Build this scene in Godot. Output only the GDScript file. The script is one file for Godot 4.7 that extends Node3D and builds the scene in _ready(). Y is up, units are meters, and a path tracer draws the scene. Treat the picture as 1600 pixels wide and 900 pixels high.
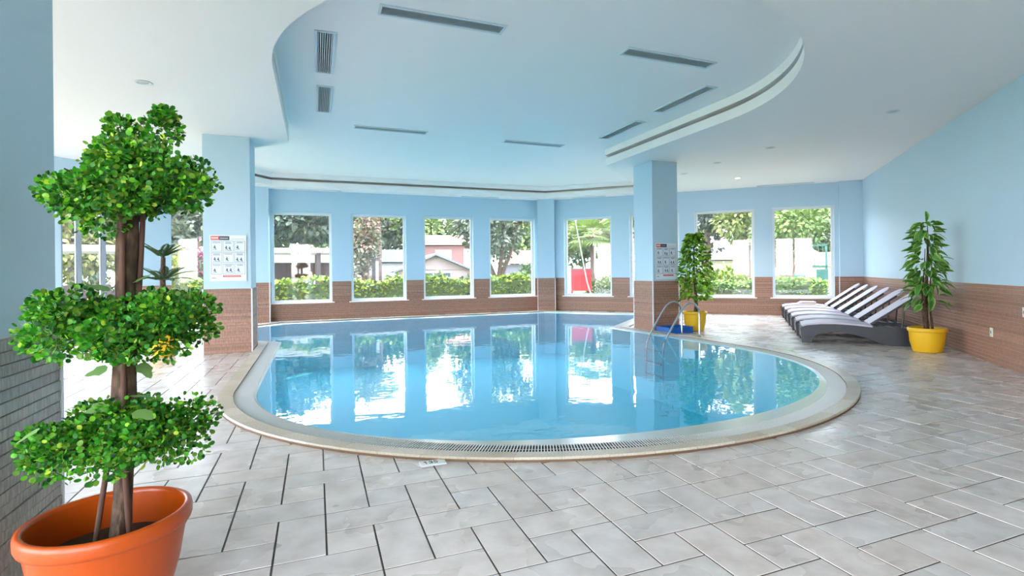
extends Node3D
# Indoor pool hall with a tray ceiling. Plan axes: x to the east, -z to the garden windows; metres.

const EYE := 1.45
const FOCAL := 838.0
const MID := Vector2(836.0, 422.3)
const SKEW := 0.0178
const YAW := 22.2

const SOFFIT := 3.97
const TRAY := 4.36
const POOL_C := Vector2(3.16, -7.42)
const P1 := Vector2(-1.55, -17.91)
const P2 := Vector2(7.685, -17.91)
const P3 := Vector2(14.73, -10.86)
const P4 := Vector2(0.256, 5.256)
const P5 := Vector2(-12.23, -7.23)
const WALL_T := 0.25
const WAINSCOT := 1.17
const ROWS := 21

var rng := RandomNumberGenerator.new()
var M := {}
var used := {}
var trims := 0

# ------------------------------------------------------------------ mesh building
class Shape:
	var v := PackedVector3Array()
	var n := PackedVector3Array()
	var c := PackedColorArray()
	var uv := PackedVector2Array()
	var ix := PackedInt32Array()
	var tint := Color(1, 1, 1)

	func vert(p: Vector3, normal: Vector3, t := Vector2.ZERO) -> int:
		v.append(p); n.append(normal); c.append(tint); uv.append(t)
		return v.size() - 1

	func face(a: int, b: int, d: int) -> void:
		var g := (v[b] - v[a]).cross(v[d] - v[a])
		if g.dot(n[a] + n[b] + n[d]) > 0.0:
			ix.append_array([a, d, b])
		else:
			ix.append_array([a, b, d])

	func quad(a: Vector3, b: Vector3, d: Vector3, e: Vector3, out: Vector3) -> void:
		var g := (b - a).cross(e - a)
		if g.length_squared() < 1e-16:
			g = (d - b).cross(e - b)
		g = g.normalized()
		if g.dot(out) < 0.0:
			g = -g
		var i := vert(a, g, Vector2(0, 1)); vert(b, g, Vector2(1, 1)); vert(d, g, Vector2(1, 0)); vert(e, g, Vector2(0, 0))
		face(i, i + 1, i + 2); face(i, i + 2, i + 3)

	func box(mid: Vector3, size: Vector3, b := Basis.IDENTITY) -> void:
		var h := size * 0.5
		for ax in 3:
			var u := (ax + 1) % 3
			var w := (ax + 2) % 3
			for s in [-1.0, 1.0]:
				var p := []
				for q in [[-1, -1], [1, -1], [1, 1], [-1, 1]]:
					var e := Vector3.ZERO
					e[ax] = s * h[ax]; e[u] = q[0] * h[u]; e[w] = q[1] * h[w]
					p.append(mid + b * e)
				var o := Vector3.ZERO
				o[ax] = s
				quad(p[0], p[1], p[2], p[3], b * o)

	# a box with chamfered edges on its +y face rim (and optionally soft sides)
	func slab(mid: Vector3, size: Vector3, cut: float, b := Basis.IDENTITY) -> void:
		var h := size * 0.5
		var r := []
		for k in [[h.x, -h.y, h.z], [h.x, h.y - cut, h.z], [h.x - cut, h.y, h.z - cut]]:
			r.append([Vector3(-k[0], k[1], -k[2]), Vector3(k[0], k[1], -k[2]), Vector3(k[0], k[1], k[2]), Vector3(-k[0], k[1], k[2])])
		for l in 2:
			for i in 4:
				var j := (i + 1) % 4
				var o: Vector3 = (r[l][i] + r[l][j]) * Vector3(1, 0, 1)
				quad(mid + b * r[l][i], mid + b * r[l][j], mid + b * r[l + 1][j], mid + b * r[l + 1][i], b * (o.normalized() + Vector3(0, float(l), 0)))
		quad(mid + b * r[2][0], mid + b * r[2][1], mid + b * r[2][2], mid + b * r[2][3], b * Vector3.UP)
		quad(mid + b * r[0][0], mid + b * r[0][1], mid + b * r[0][2], mid + b * r[0][3], b * Vector3.DOWN)

	func flat_poly(p: PackedVector2Array, y: float, up: Vector3) -> void:
		var t := Geometry2D.triangulate_polygon(p)
		var i0 := v.size()
		for q in p:
			vert(Vector3(q.x, y, q.y), up, q)
		for k in range(0, t.size(), 3):
			face(i0 + t[k], i0 + t[k + 1], i0 + t[k + 2])

	func sides(p: PackedVector2Array, y0: float, y1: float, inward := false) -> void:
		var sgn := -1.0 if Geometry2D.is_polygon_clockwise(p) else 1.0
		for i in p.size():
			var a := p[i]
			var b := p[(i + 1) % p.size()]
			var d := (b - a).normalized()
			var o := Vector3(d.y, 0, -d.x) * sgn * (-1.0 if inward else 1.0)
			quad(Vector3(a.x, y0, a.y), Vector3(b.x, y0, b.y), Vector3(b.x, y1, b.y), Vector3(a.x, y1, a.y), o)

	func prism(p: PackedVector2Array, y0: float, y1: float) -> void:
		flat_poly(p, y1, Vector3.UP); flat_poly(p, y0, Vector3.DOWN); sides(p, y0, y1)

	func lathe(profile: Array, segs: int, at := Vector3.ZERO, b := Basis.IDENTITY) -> void:
		var i0 := v.size()
		var k := profile.size()
		for s in segs + 1:
			var a := TAU * s / segs
			var dir := Vector3(cos(a), 0, sin(a))
			for j in k:
				var q: Vector2 = profile[j]
				var t: Vector2 = (profile[mini(j + 1, k - 1)] - profile[maxi(j - 1, 0)]).normalized()
				var o := (dir * t.y - Vector3.UP * t.x).normalized()
				vert(at + b * (dir * q.x + Vector3.UP * q.y), b * o, Vector2(float(s) / segs, float(j) / k))
		for s in segs:
			for j in k - 1:
				var a := i0 + s * k + j
				face(a, a + 1, a + k + 1); face(a, a + k + 1, a + k)

	func tube(path: Array, radii: Array, segs: int, closed_ends := true) -> void:
		var i0 := v.size()
		var k := path.size()
		var side := Vector3.ZERO
		for j in k:
			var t: Vector3 = (path[mini(j + 1, k - 1)] - path[maxi(j - 1, 0)]).normalized()
			if side == Vector3.ZERO:
				side = t.cross(Vector3(0.31, 0.17, 0.93)).normalized()
			side = (side - t * side.dot(t)).normalized()
			var other := t.cross(side)
			for s in segs:
				var a := TAU * s / segs
				var o := side * cos(a) + other * sin(a)
				vert(path[j] + o * radii[mini(j, radii.size() - 1)], o, Vector2(float(s) / segs, float(j)))
		for j in k - 1:
			for s in segs:
				var a := i0 + j * segs + s
				var b := i0 + j * segs + (s + 1) % segs
				face(a, b, b + segs); face(a, b + segs, a + segs)
		if closed_ends:
			for e in [0, k - 1]:
				var t2: Vector3 = (path[1] - path[0]).normalized() * -1.0 if e == 0 else (path[k - 1] - path[k - 2]).normalized()
				var m := vert(path[e], t2)
				var ring := []
				for s in segs:
					ring.append(vert(v[i0 + e * segs + s], t2))
				for s in segs:
					face(m, ring[s], ring[(s + 1) % segs])

	func ball(mid: Vector3, size: Vector3, segs := 10, rings := 7) -> void:
		var i0 := v.size()
		for j in rings + 1:
			var f := PI * j / rings
			for s in segs + 1:
				var a := TAU * s / segs
				var o := Vector3(sin(f) * cos(a), cos(f), sin(f) * sin(a))
				vert(mid + o * size, (o / size).normalized())
		for j in rings:
			for s in segs:
				var a := i0 + j * (segs + 1) + s
				face(a, a + 1, a + segs + 2); face(a, a + segs + 2, a + segs + 1)

	func mesh() -> ArrayMesh:
		var arr := []
		arr.resize(Mesh.ARRAY_MAX)
		arr[Mesh.ARRAY_VERTEX] = v; arr[Mesh.ARRAY_NORMAL] = n; arr[Mesh.ARRAY_COLOR] = c; arr[Mesh.ARRAY_TEX_UV] = uv; arr[Mesh.ARRAY_INDEX] = ix
		var m := ArrayMesh.new()
		m.add_surface_from_arrays(Mesh.PRIMITIVE_TRIANGLES, arr)
		return m

# ------------------------------------------------------------------ naming and tagging
func numbered(called: String) -> String:
	if not used.has(called):
		used[called] = 0
		return called
	used[called] += 1
	return "%s_%03d" % [called, used[called]]

func tag(o: Node, label: String, category := "", group := "", kind := "") -> Node:
	if label: o.set_meta("label", label)
	if category: o.set_meta("category", category)
	if group: o.set_meta("group", group)
	if kind: o.set_meta("kind", kind)
	return o

func put(called: String, mesh: Mesh, mat: Material, parent: Node = self) -> MeshInstance3D:
	var o := MeshInstance3D.new()
	o.mesh = mesh
	o.material_override = mat
	o.name = numbered(called) if parent == self else called
	parent.add_child(o, true)
	return o

func obj(called: String, s: Shape, mat: Material, parent: Node = self) -> MeshInstance3D:
	return put(called, s.mesh(), mat, parent)

func thing(called: String, label: String, category: String, at := Vector3.ZERO, turn := 0.0, group := "", kind := "") -> Node3D:
	var o := Node3D.new()
	o.name = numbered(called)
	add_child(o)
	o.position = at
	o.rotation.y = turn
	tag(o, label, category, group, kind)
	return o

func structure(called: String, label: String) -> Node3D:
	return thing(called, label, "", Vector3.ZERO, 0.0, "", "structure")

func leaves(called: String, mesh: Mesh, mat: Material, where: Array, tints: Array, parent: Node) -> MultiMeshInstance3D:
	var mm := MultiMesh.new()
	mm.transform_format = MultiMesh.TRANSFORM_3D
	mm.use_colors = true
	mm.mesh = mesh
	mm.instance_count = where.size()
	for i in where.size():
		mm.set_instance_transform(i, where[i])
		mm.set_instance_color(i, tints[i])
	var o := MultiMeshInstance3D.new()
	o.multimesh = mm
	o.material_override = mat
	o.name = called
	o.set_meta("kind", "stuff")
	parent.add_child(o, true)
	return o

# ------------------------------------------------------------------ camera geometry: pixel to direction, depth from what a thing stands on
func ray(x: float, y: float) -> Vector3:
	var a := deg_to_rad(YAW)
	var u := (x - MID.x) / FOCAL
	var w := (MID.y - y - SKEW * (x - MID.x)) / FOCAL
	return Vector3(sin(a) + u * cos(a), w, -cos(a) + u * sin(a))

func at_depth(x: float, y: float, d: float) -> Vector3:
	return Vector3(0, EYE, 0) + ray(x, y) * d

func on_ground(x: float, depth: float, y := 0.0) -> Vector3:
	var p := at_depth(x, 400.0, depth)
	return Vector3(p.x, y, p.z)

# ------------------------------------------------------------------ materials
func noise_tex(freq: float, ramp: Array, size := 512, octaves := 4, seed_ := 1, kind := FastNoiseLite.TYPE_SIMPLEX_SMOOTH) -> NoiseTexture2D:
	var f := FastNoiseLite.new()
	f.seed = seed_; f.frequency = freq; f.fractal_octaves = octaves; f.noise_type = kind
	var t := NoiseTexture2D.new()
	t.width = size; t.height = size; t.seamless = true; t.noise = f
	if ramp.size():
		var g := Gradient.new()
		var off := PackedFloat32Array()
		var col := PackedColorArray()
		for q in ramp:
			off.append(q[0]); col.append(q[1])
		g.offsets = off; g.colors = col
		t.color_ramp = g
	return t

func mat(rgb: Color, rough := 0.6, metal := 0.0, spec := 0.5) -> StandardMaterial3D:
	var m := StandardMaterial3D.new()
	m.albedo_color = rgb
	m.roughness = rough
	m.metallic = metal
	m.metallic_specular = spec
	return m

func leaf_mat(glow: Color, rough := 0.5) -> StandardMaterial3D:
	var m := mat(Color(1, 1, 1), rough)
	m.vertex_color_use_as_albedo = true
	m.backlight_enabled = true
	m.backlight = glow
	m.cull_mode = BaseMaterial3D.CULL_DISABLED
	return m

func rgb(r: int, g: int, b: int) -> Color:
	return Color(r / 255.0, g / 255.0, b / 255.0)

func lin(r: int, g: int, b: int) -> Color:
	return rgb(r, g, b).srgb_to_linear()

func make_materials() -> void:
	M.paint_blue = mat(rgb(188, 213, 228), 0.5)
	M.paint_white = mat(rgb(248, 241, 236), 0.7)
	M.paint_tray = mat(rgb(250, 244, 240), 0.7)
	M.white_metal = mat(rgb(225, 228, 230), 0.4)
	M.grey_metal = mat(rgb(150, 160, 172), 0.4)
	M.sill = mat(rgb(226, 218, 210), 0.35)
	M.grout = mat(rgb(66, 62, 58), 0.8)
	M.vent = mat(rgb(214, 224, 228), 0.5)
	M.duct = mat(rgb(168, 172, 174), 0.6)
	var streak := noise_tex(0.03, [[0.0, rgb(176, 172, 168)], [1.0, rgb(255, 255, 255)]], 512, 5, 5)
	M.course = []
	M.course_grey = []
	for k in [rgb(186, 138, 114), rgb(174, 128, 106), rgb(194, 146, 122), rgb(180, 136, 116), rgb(186, 180, 168), rgb(178, 173, 163), rgb(192, 185, 172), rgb(182, 176, 164)]:
		var m := mat(k, 0.42)
		m.albedo_texture = streak
		m.uv1_triplanar = true
		m.uv1_world_triplanar = true
		m.uv1_scale = Vector3(2.6, 0.5, 2.6)
		m.heightmap_enabled = true
		m.heightmap_texture = streak
		m.heightmap_scale = 0.25
		(M.course if M.course.size() < 4 else M.course_grey).append(m)
	M.mortar = mat(rgb(176, 160, 146), 0.8)
	# floor tiles: pale slate-look stone, water film where it is wet
	var slate := noise_tex(0.006, [[0.0, rgb(218, 212, 207)], [0.35, rgb(234, 229, 225)], [0.6, rgb(242, 238, 235)], [1.0, rgb(253, 250, 248)]], 1024, 6, 11)
	var wet := noise_tex(0.004, [[0.0, rgb(58, 58, 58)], [0.4, rgb(66, 66, 66)], [0.6, rgb(80, 80, 80)], [1.0, rgb(92, 92, 92)]], 512, 4, 23)
	var rough_relief := noise_tex(0.02, [], 512, 5, 31)
	M.tile = []
	for k in [rgb(222, 212, 207), rgb(216, 208, 204), rgb(226, 215, 209), rgb(218, 206, 199), rgb(221, 213, 210)]:
		var m := mat(k, 1.0, 0.0, 0.6)
		m.albedo_texture = slate
		m.roughness_texture = wet
		m.uv1_triplanar = true
		m.uv1_world_triplanar = true
		m.uv1_scale = Vector3(0.55, 0.55, 0.55)
		m.heightmap_enabled = true
		m.heightmap_texture = rough_relief
		m.heightmap_scale = 0.16
		M.tile.append(m)
	M.coping = []
	var mosaic := noise_tex(0.05, [[0.0, rgb(205, 200, 190)], [1.0, rgb(255, 255, 252)]], 512, 4, 41)
	for k in [rgb(214, 200, 182), rgb(222, 210, 194), rgb(206, 190, 170)]:
		var m := mat(k, 0.35)
		m.albedo_texture = mosaic
		m.uv1_triplanar = true
		m.uv1_world_triplanar = true
		m.uv1_scale = Vector3(2, 2, 2)
		M.coping.append(m)
	M.grate = mat(rgb(202, 202, 198), 0.4)
	M.channel = mat(rgb(70, 72, 70), 0.6)
	M.ledge = mat(rgb(196, 204, 200), 0.2)
	M.basin = mat(rgb(96, 218, 242), 0.5)
	var water := mat(Color(0.16, 0.70, 0.86, 0.28), 0.02)
	water.transparency = BaseMaterial3D.TRANSPARENCY_ALPHA
	water.normal_enabled = true
	var f := FastNoiseLite.new()
	f.seed = 7; f.frequency = 0.012; f.fractal_octaves = 3
	var nt := NoiseTexture2D.new()
	nt.width = 512; nt.height = 512; nt.seamless = true; nt.noise = f; nt.as_normal_map = true; nt.bump_strength = 4.0
	water.normal_texture = nt
	water.normal_scale = 0.05
	water.uv1_scale = Vector3(0.35, 0.35, 0.35)
	M.water = water
	var glass := mat(Color(1, 1, 1, 0.02), 0.02)
	glass.transparency = BaseMaterial3D.TRANSPARENCY_ALPHA
	M.glass = glass
	M.steel = mat(rgb(200, 204, 208), 0.22, 1.0)
	M.terracotta = mat(rgb(186, 74, 3), 0.32)
	M.yellow_pot = mat(rgb(226, 176, 24), 0.4)
	M.soil = mat(rgb(58, 44, 32), 0.95)
	var bark := noise_tex(0.02, [[0.0, rgb(58, 42, 32)], [0.5, rgb(104, 82, 64)], [1.0, rgb(168, 142, 116)]], 512, 5, 51)
	M.bark = mat(rgb(200, 190, 180), 0.85)
	M.bark.albedo_texture = bark
	M.bark.uv1_triplanar = true
	M.bark.uv1_scale = Vector3(3, 1, 3)
	M.bark.heightmap_enabled = true
	M.bark.heightmap_texture = bark
	M.bark.heightmap_scale = 1.2
	M.bark_garden = mat(rgb(92, 70, 58), 0.9)
	M.vine = mat(rgb(92, 62, 48), 0.8)
	M.leaf = leaf_mat(Color(0.55, 0.75, 0.15))
	M.leaf_soft = leaf_mat(Color(0.35, 0.45, 0.15), 0.7)
	M.leaf_soft.albedo_color = Color(0.66, 0.66, 0.66)
	M.leaf_hedge = leaf_mat(Color(0.4, 0.45, 0.1), 0.7)
	M.leaf_hedge.albedo_color = Color(0.76, 0.76, 0.76)
	M.leaf_flat = leaf_mat(Color(0.6, 0.7, 0.3), 0.6)
	M.resin = mat(rgb(46, 48, 53), 0.42)
	M.sling = mat(rgb(194, 184, 196), 0.5)
	M.towel = mat(rgb(222, 206, 192), 0.9)
	M.blue_plastic = mat(rgb(28, 92, 176), 0.35)
	M.plate = mat(rgb(232, 230, 220), 0.4)
	M.dark = mat(rgb(40, 40, 42), 0.5)
	M.lawn = mat(rgb(104, 112, 70), 0.95)
	M.wood_dark = mat(rgb(62, 48, 44), 0.8)
	M.wood_pale = mat(rgb(150, 140, 132), 0.8)
	M.wood_brown = mat(rgb(104, 62, 44), 0.7)
	M.cream = mat(rgb(142, 138, 116), 0.85)
	M.pink_wall = mat(rgb(134, 116, 112), 0.85)
	M.rose_wall = mat(rgb(122, 86, 78), 0.85)
	M.white_wall = mat(rgb(154, 152, 150), 0.85)
	M.grey_wall = mat(rgb(104, 100, 106), 0.85)
	M.roof_tile = mat(rgb(134, 86, 70), 0.85)
	M.roof_dark = mat(rgb(82, 80, 80), 0.8)
	M.red_board = mat(rgb(176, 26, 30), 0.5)
	M.green_paint = mat(rgb(26, 76, 66), 0.6)
	M.window_dark = mat(rgb(62, 66, 74), 0.3)
	M.brick_red = mat(rgb(128, 80, 68), 0.85)
	M.skin = mat(rgb(200, 150, 124), 0.6)
	M.shirt = mat(rgb(236, 230, 228), 0.8)
	M.bougainvillea = leaf_mat(Color(0.6, 0.2, 0.4), 0.7)

# ------------------------------------------------------------------ 2D helpers
func split_minus(outer: PackedVector2Array, hole: PackedVector2Array, x_cut: float) -> Array:
	var out := []
	for s in [-1.0, 1.0]:
		var a := x_cut if s > 0 else x_cut - 500.0
		var half := PackedVector2Array([Vector2(a, -500), Vector2(a + 500.0, -500), Vector2(a + 500.0, 500), Vector2(a, 500)])
		for piece in Geometry2D.intersect_polygons(outer, half):
			for q in Geometry2D.clip_polygons(piece, hole):
				out.append(q)
	return out

func room() -> PackedVector2Array:
	return PackedVector2Array([P1, P2, P3, P4, P5])

# the pool's keyhole outline, grown by e; rz is the depth of the half-round front
func pool_outline(e: float, rx: float, rz: float, full := 2.0) -> PackedVector2Array:
	var o := PackedVector2Array()
	var q := e * sqrt(2.0)
	var cx := POOL_C.x
	for k in 73:
		var a := PI * k / 72.0
		o.append(Vector2(cx - rx * signf(cos(a)) * pow(absf(cos(a)), 2.0 / full), POOL_C.y + rz * pow(absf(sin(a)), 2.0 / full)))
	var kr := cx + 3.55 - 11.6 + q
	var kl := -12.3 - (cx - 3.83) + q      # written for the mirrored side
	var xr := cx + rx - 0.28      # the lounger side draws in a little towards the pillar
	o.append(Vector2(xr, kr - xr))
	o.append(Vector2((kr + 23.9 + q) / 2.0, (kr - 23.9 - q) / 2.0))
	o.append(Vector2(23.9 + q - 16.75 - e, -16.75 - e))
	o.append(Vector2(2.0 * cx - (23.9 + q - 16.75 - e), -16.75 - e))
	var sum := 23.9 + q
	# left flare: z - x = kl ; left back: mirrored x' - z = sum
	var xm := cx - rx
	var xf := (2.0 * cx - sum - kl) / 2.0
	o.append(Vector2(xf, xf + kl - 2.0 * q * 0.0))
	o.append(Vector2(xm, xm + kl))
	return o

# ------------------------------------------------------------------ the script
func _ready() -> void:
	rng.seed = 20240611
	var cam := Camera3D.new()
	cam.name = "camera"
	cam.projection = Camera3D.PROJECTION_FRUSTUM
	cam.near = 0.05
	cam.far = 300.0
	cam.size = 900.0 / FOCAL * cam.near
	cam.frustum_offset = Vector2((800.0 - MID.x) / FOCAL, -(450.0 - MID.y) / FOCAL) * cam.near
	cam.position = Vector3(0, EYE, 0)
	cam.rotation_degrees = Vector3(0, -YAW, -0.6)
	add_child(cam)
	cam.current = true

	var env := Environment.new()
	env.background_mode = Environment.BG_SKY
	var sky := Sky.new()
	var sm := ProceduralSkyMaterial.new()
	sm.sky_top_color = rgb(196, 218, 244)
	sm.sky_horizon_color = rgb(246, 248, 252)
	sm.sky_curve = 0.2
	sm.ground_bottom_color = rgb(150, 150, 140)
	sm.ground_horizon_color = rgb(220, 220, 214)
	sm.sun_angle_max = 20.0
	sky.sky_material = sm
	env.sky = sky
	env.background_energy_multiplier = 3.0
	env.tonemap_mode = Environment.TONE_MAPPER_LINEAR
	env.tonemap_exposure = 6.1
	env.sdfgi_enabled = true
	env.ssao_enabled = true
	env.ssil_enabled = true
	var we := WorldEnvironment.new()
	we.name = "environment"
	we.environment = env
	add_child(we)

	var sun := DirectionalLight3D.new()
	sun.name = "sun"
	sun.light_energy = 0.6
	sun.light_color = Color(1.0, 0.96, 0.88)
	sun.light_angular_distance = 1.5
	sun.shadow_enabled = true
	add_child(sun)
	sun.look_at_from_position(Vector3(-8, 15, -3.5), Vector3.ZERO)

	make_materials()
	build_floor()
	build_pool()
	build_ceiling()
	build_walls()
	build_pillars()
	build_loungers()
	build_plants()
	build_small_things()
	build_garden()

# ------------------------------------------------------------------ floor
func build_floor() -> void:
	var fl := structure("floor", "grey stone tiled pool deck, wet in patches")
	var hole := pool_outline(0.41, 4.24, 3.97)
	var deck := room()
	var step := 0.2534
	var origin := Vector2(0.0375, -2.704)
	var cells := []
	for a in range(-60, 60):
		for b in range(-60, 60):
			var o := Vector2(0 - 2 * a + b, -3 - a - 2 * b)
			for t in [[0, 0, 2, 1], [0, 1, 1, 1], [1, 1, 1, 2]]:
				var lo := origin + (o + Vector2(t[0], t[1])) * step
				var hi := lo + Vector2(t[2], t[3]) * step
				if hi.x < -12.5 or lo.x > 15 or hi.y < -18.2 or lo.y > 5.5:
					continue
				cells.append([lo, hi])
	var near := []
	var far := []
	for q in cells:
		var lo: Vector2 = q[0]
		var hi: Vector2 = q[1]
		var poly := PackedVector2Array([lo, Vector2(hi.x, lo.y), hi, Vector2(lo.x, hi.y)])
		var pieces := [poly]
		var inside := true
		for p in poly:
			if not Geometry2D.is_point_in_polygon(p, deck):
				inside = false
		if not inside:
			pieces = Geometry2D.intersect_polygons(poly, deck)
		var out := []
		for p in pieces:
			var touches := false
			for e in p:
				if Geometry2D.is_point_in_polygon(e, hole):
					touches = true
			if touches:
				for r in Geometry2D.clip_polygons(p, hole):
					out.append(r)
			else:
				out.append(p)
		for p in out:
			if absf(area(p)) < 0.0015:
				continue
			var mid := Vector2.ZERO
			for e in p:
				mid += e
			mid /= p.size()
			var a := deg_to_rad(YAW)
			var d := mid.x * sin(a) - mid.y * cos(a)
			var s := mid.x * cos(a) + mid.y * sin(a)
			var seen := d > 1.9 and s / d < 0.93 and s / d > -1.0
			(near if seen else far).append([d if seen else 1e3, p])
	near.sort_custom(func(u, w): return u[0] < w[0])
	var bed := Shape.new()
	var rest := Shape.new()
	var made := 0
	for k in near.size() + far.size():
		var p: PackedVector2Array = near[k][1] if k < near.size() else far[k - near.size()][1]
		bed.flat_poly(p, -0.003, Vector3.UP)
		var gap := 0.0048
		var inner := Geometry2D.offset_polygon(p, -gap)
		var top := Geometry2D.offset_polygon(p, -gap - 0.0012)
		if inner.size() != 1 or top.size() != 1:
			continue
		var single := k < 300 and k < near.size()
		var s := Shape.new() if single else rest
		var tilt := Vector2(rng.randf_range(-1, 1), rng.randf_range(-1, 1)) * 0.0022
		var lift := rng.randf_range(-0.0008, 0.0008)
		var up := Vector3(-tilt.x, 1, -tilt.y).normalized()
		var c := Vector2.ZERO
		for e in p:
			c += e
		c /= p.size()
		var tp := top[0]
		var tri := Geometry2D.triangulate_polygon(tp)
		var i0 := s.v.size()
		for e in tp:
			s.vert(Vector3(e.x, lift + (e - c).dot(tilt), e.y), up, e)
		for j in range(0, tri.size(), 3):
			s.face(i0 + tri[j], i0 + tri[j + 1], i0 + tri[j + 2])
		if tp.size() == inner[0].size():
			var ip := inner[0]
			var n := tp.size()
			for j in n:
				# pair each corner with its nearest one on the wider outline
				var a0 := tp[j]
				var a1 := tp[(j + 1) % n]
				var b0 := nearest(ip, a0)
				var b1 := nearest(ip, a1)
				var o := Vector3((b0 + b1 - a0 - a1).x, 0.004, (b0 + b1 - a0 - a1).y)
				s.quad(Vector3(a0.x, lift + (a0 - c).dot(tilt), a0.y), Vector3(a1.x, lift + (a1 - c).dot(tilt), a1.y), Vector3(b1.x, -0.0035, b1.y), Vector3(b0.x, -0.0035, b0.y), o)
		if single:
			obj("tile", s, M.tile[rng.randi() % M.tile.size()], fl)
			made += 1
	obj("grout_bed", bed, M.grout, fl)
	var r := obj("tiles_beyond", rest, M.tile[0], fl)
	r.set_meta("kind", "stuff")
	var base := Shape.new()
	base.box(Vector3(1.2, -2.1, -6.5), Vector3(30, 0.2, 26))
	obj("foundation", base, M.grout, fl)

func nearest(p: PackedVector2Array, q: Vector2) -> Vector2:
	var best := p[0]
	for e in p:
		if e.distance_squared_to(q) < best.distance_squared_to(q):
			best = e
	return best

func area(p: PackedVector2Array) -> float:
	var s := 0.0
	for i in p.size():
		s += p[i].cross(p[(i + 1) % p.size()])
	return s * 0.5

# ------------------------------------------------------------------ pool
func ring(s: Shape, a: PackedVector2Array, ya: float, b: PackedVector2Array, yb: float, i0: int, i1: int, up := Vector3.UP) -> void:
	for i in range(i0, i1):
		var j := (i + 1) % a.size()
		s.quad(Vector3(a[i].x, ya, a[i].y), Vector3(a[j].x, ya, a[j].y), Vector3(b[j].x, yb, b[j].y), Vector3(b[i].x, yb, b[i].y), up)

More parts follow.
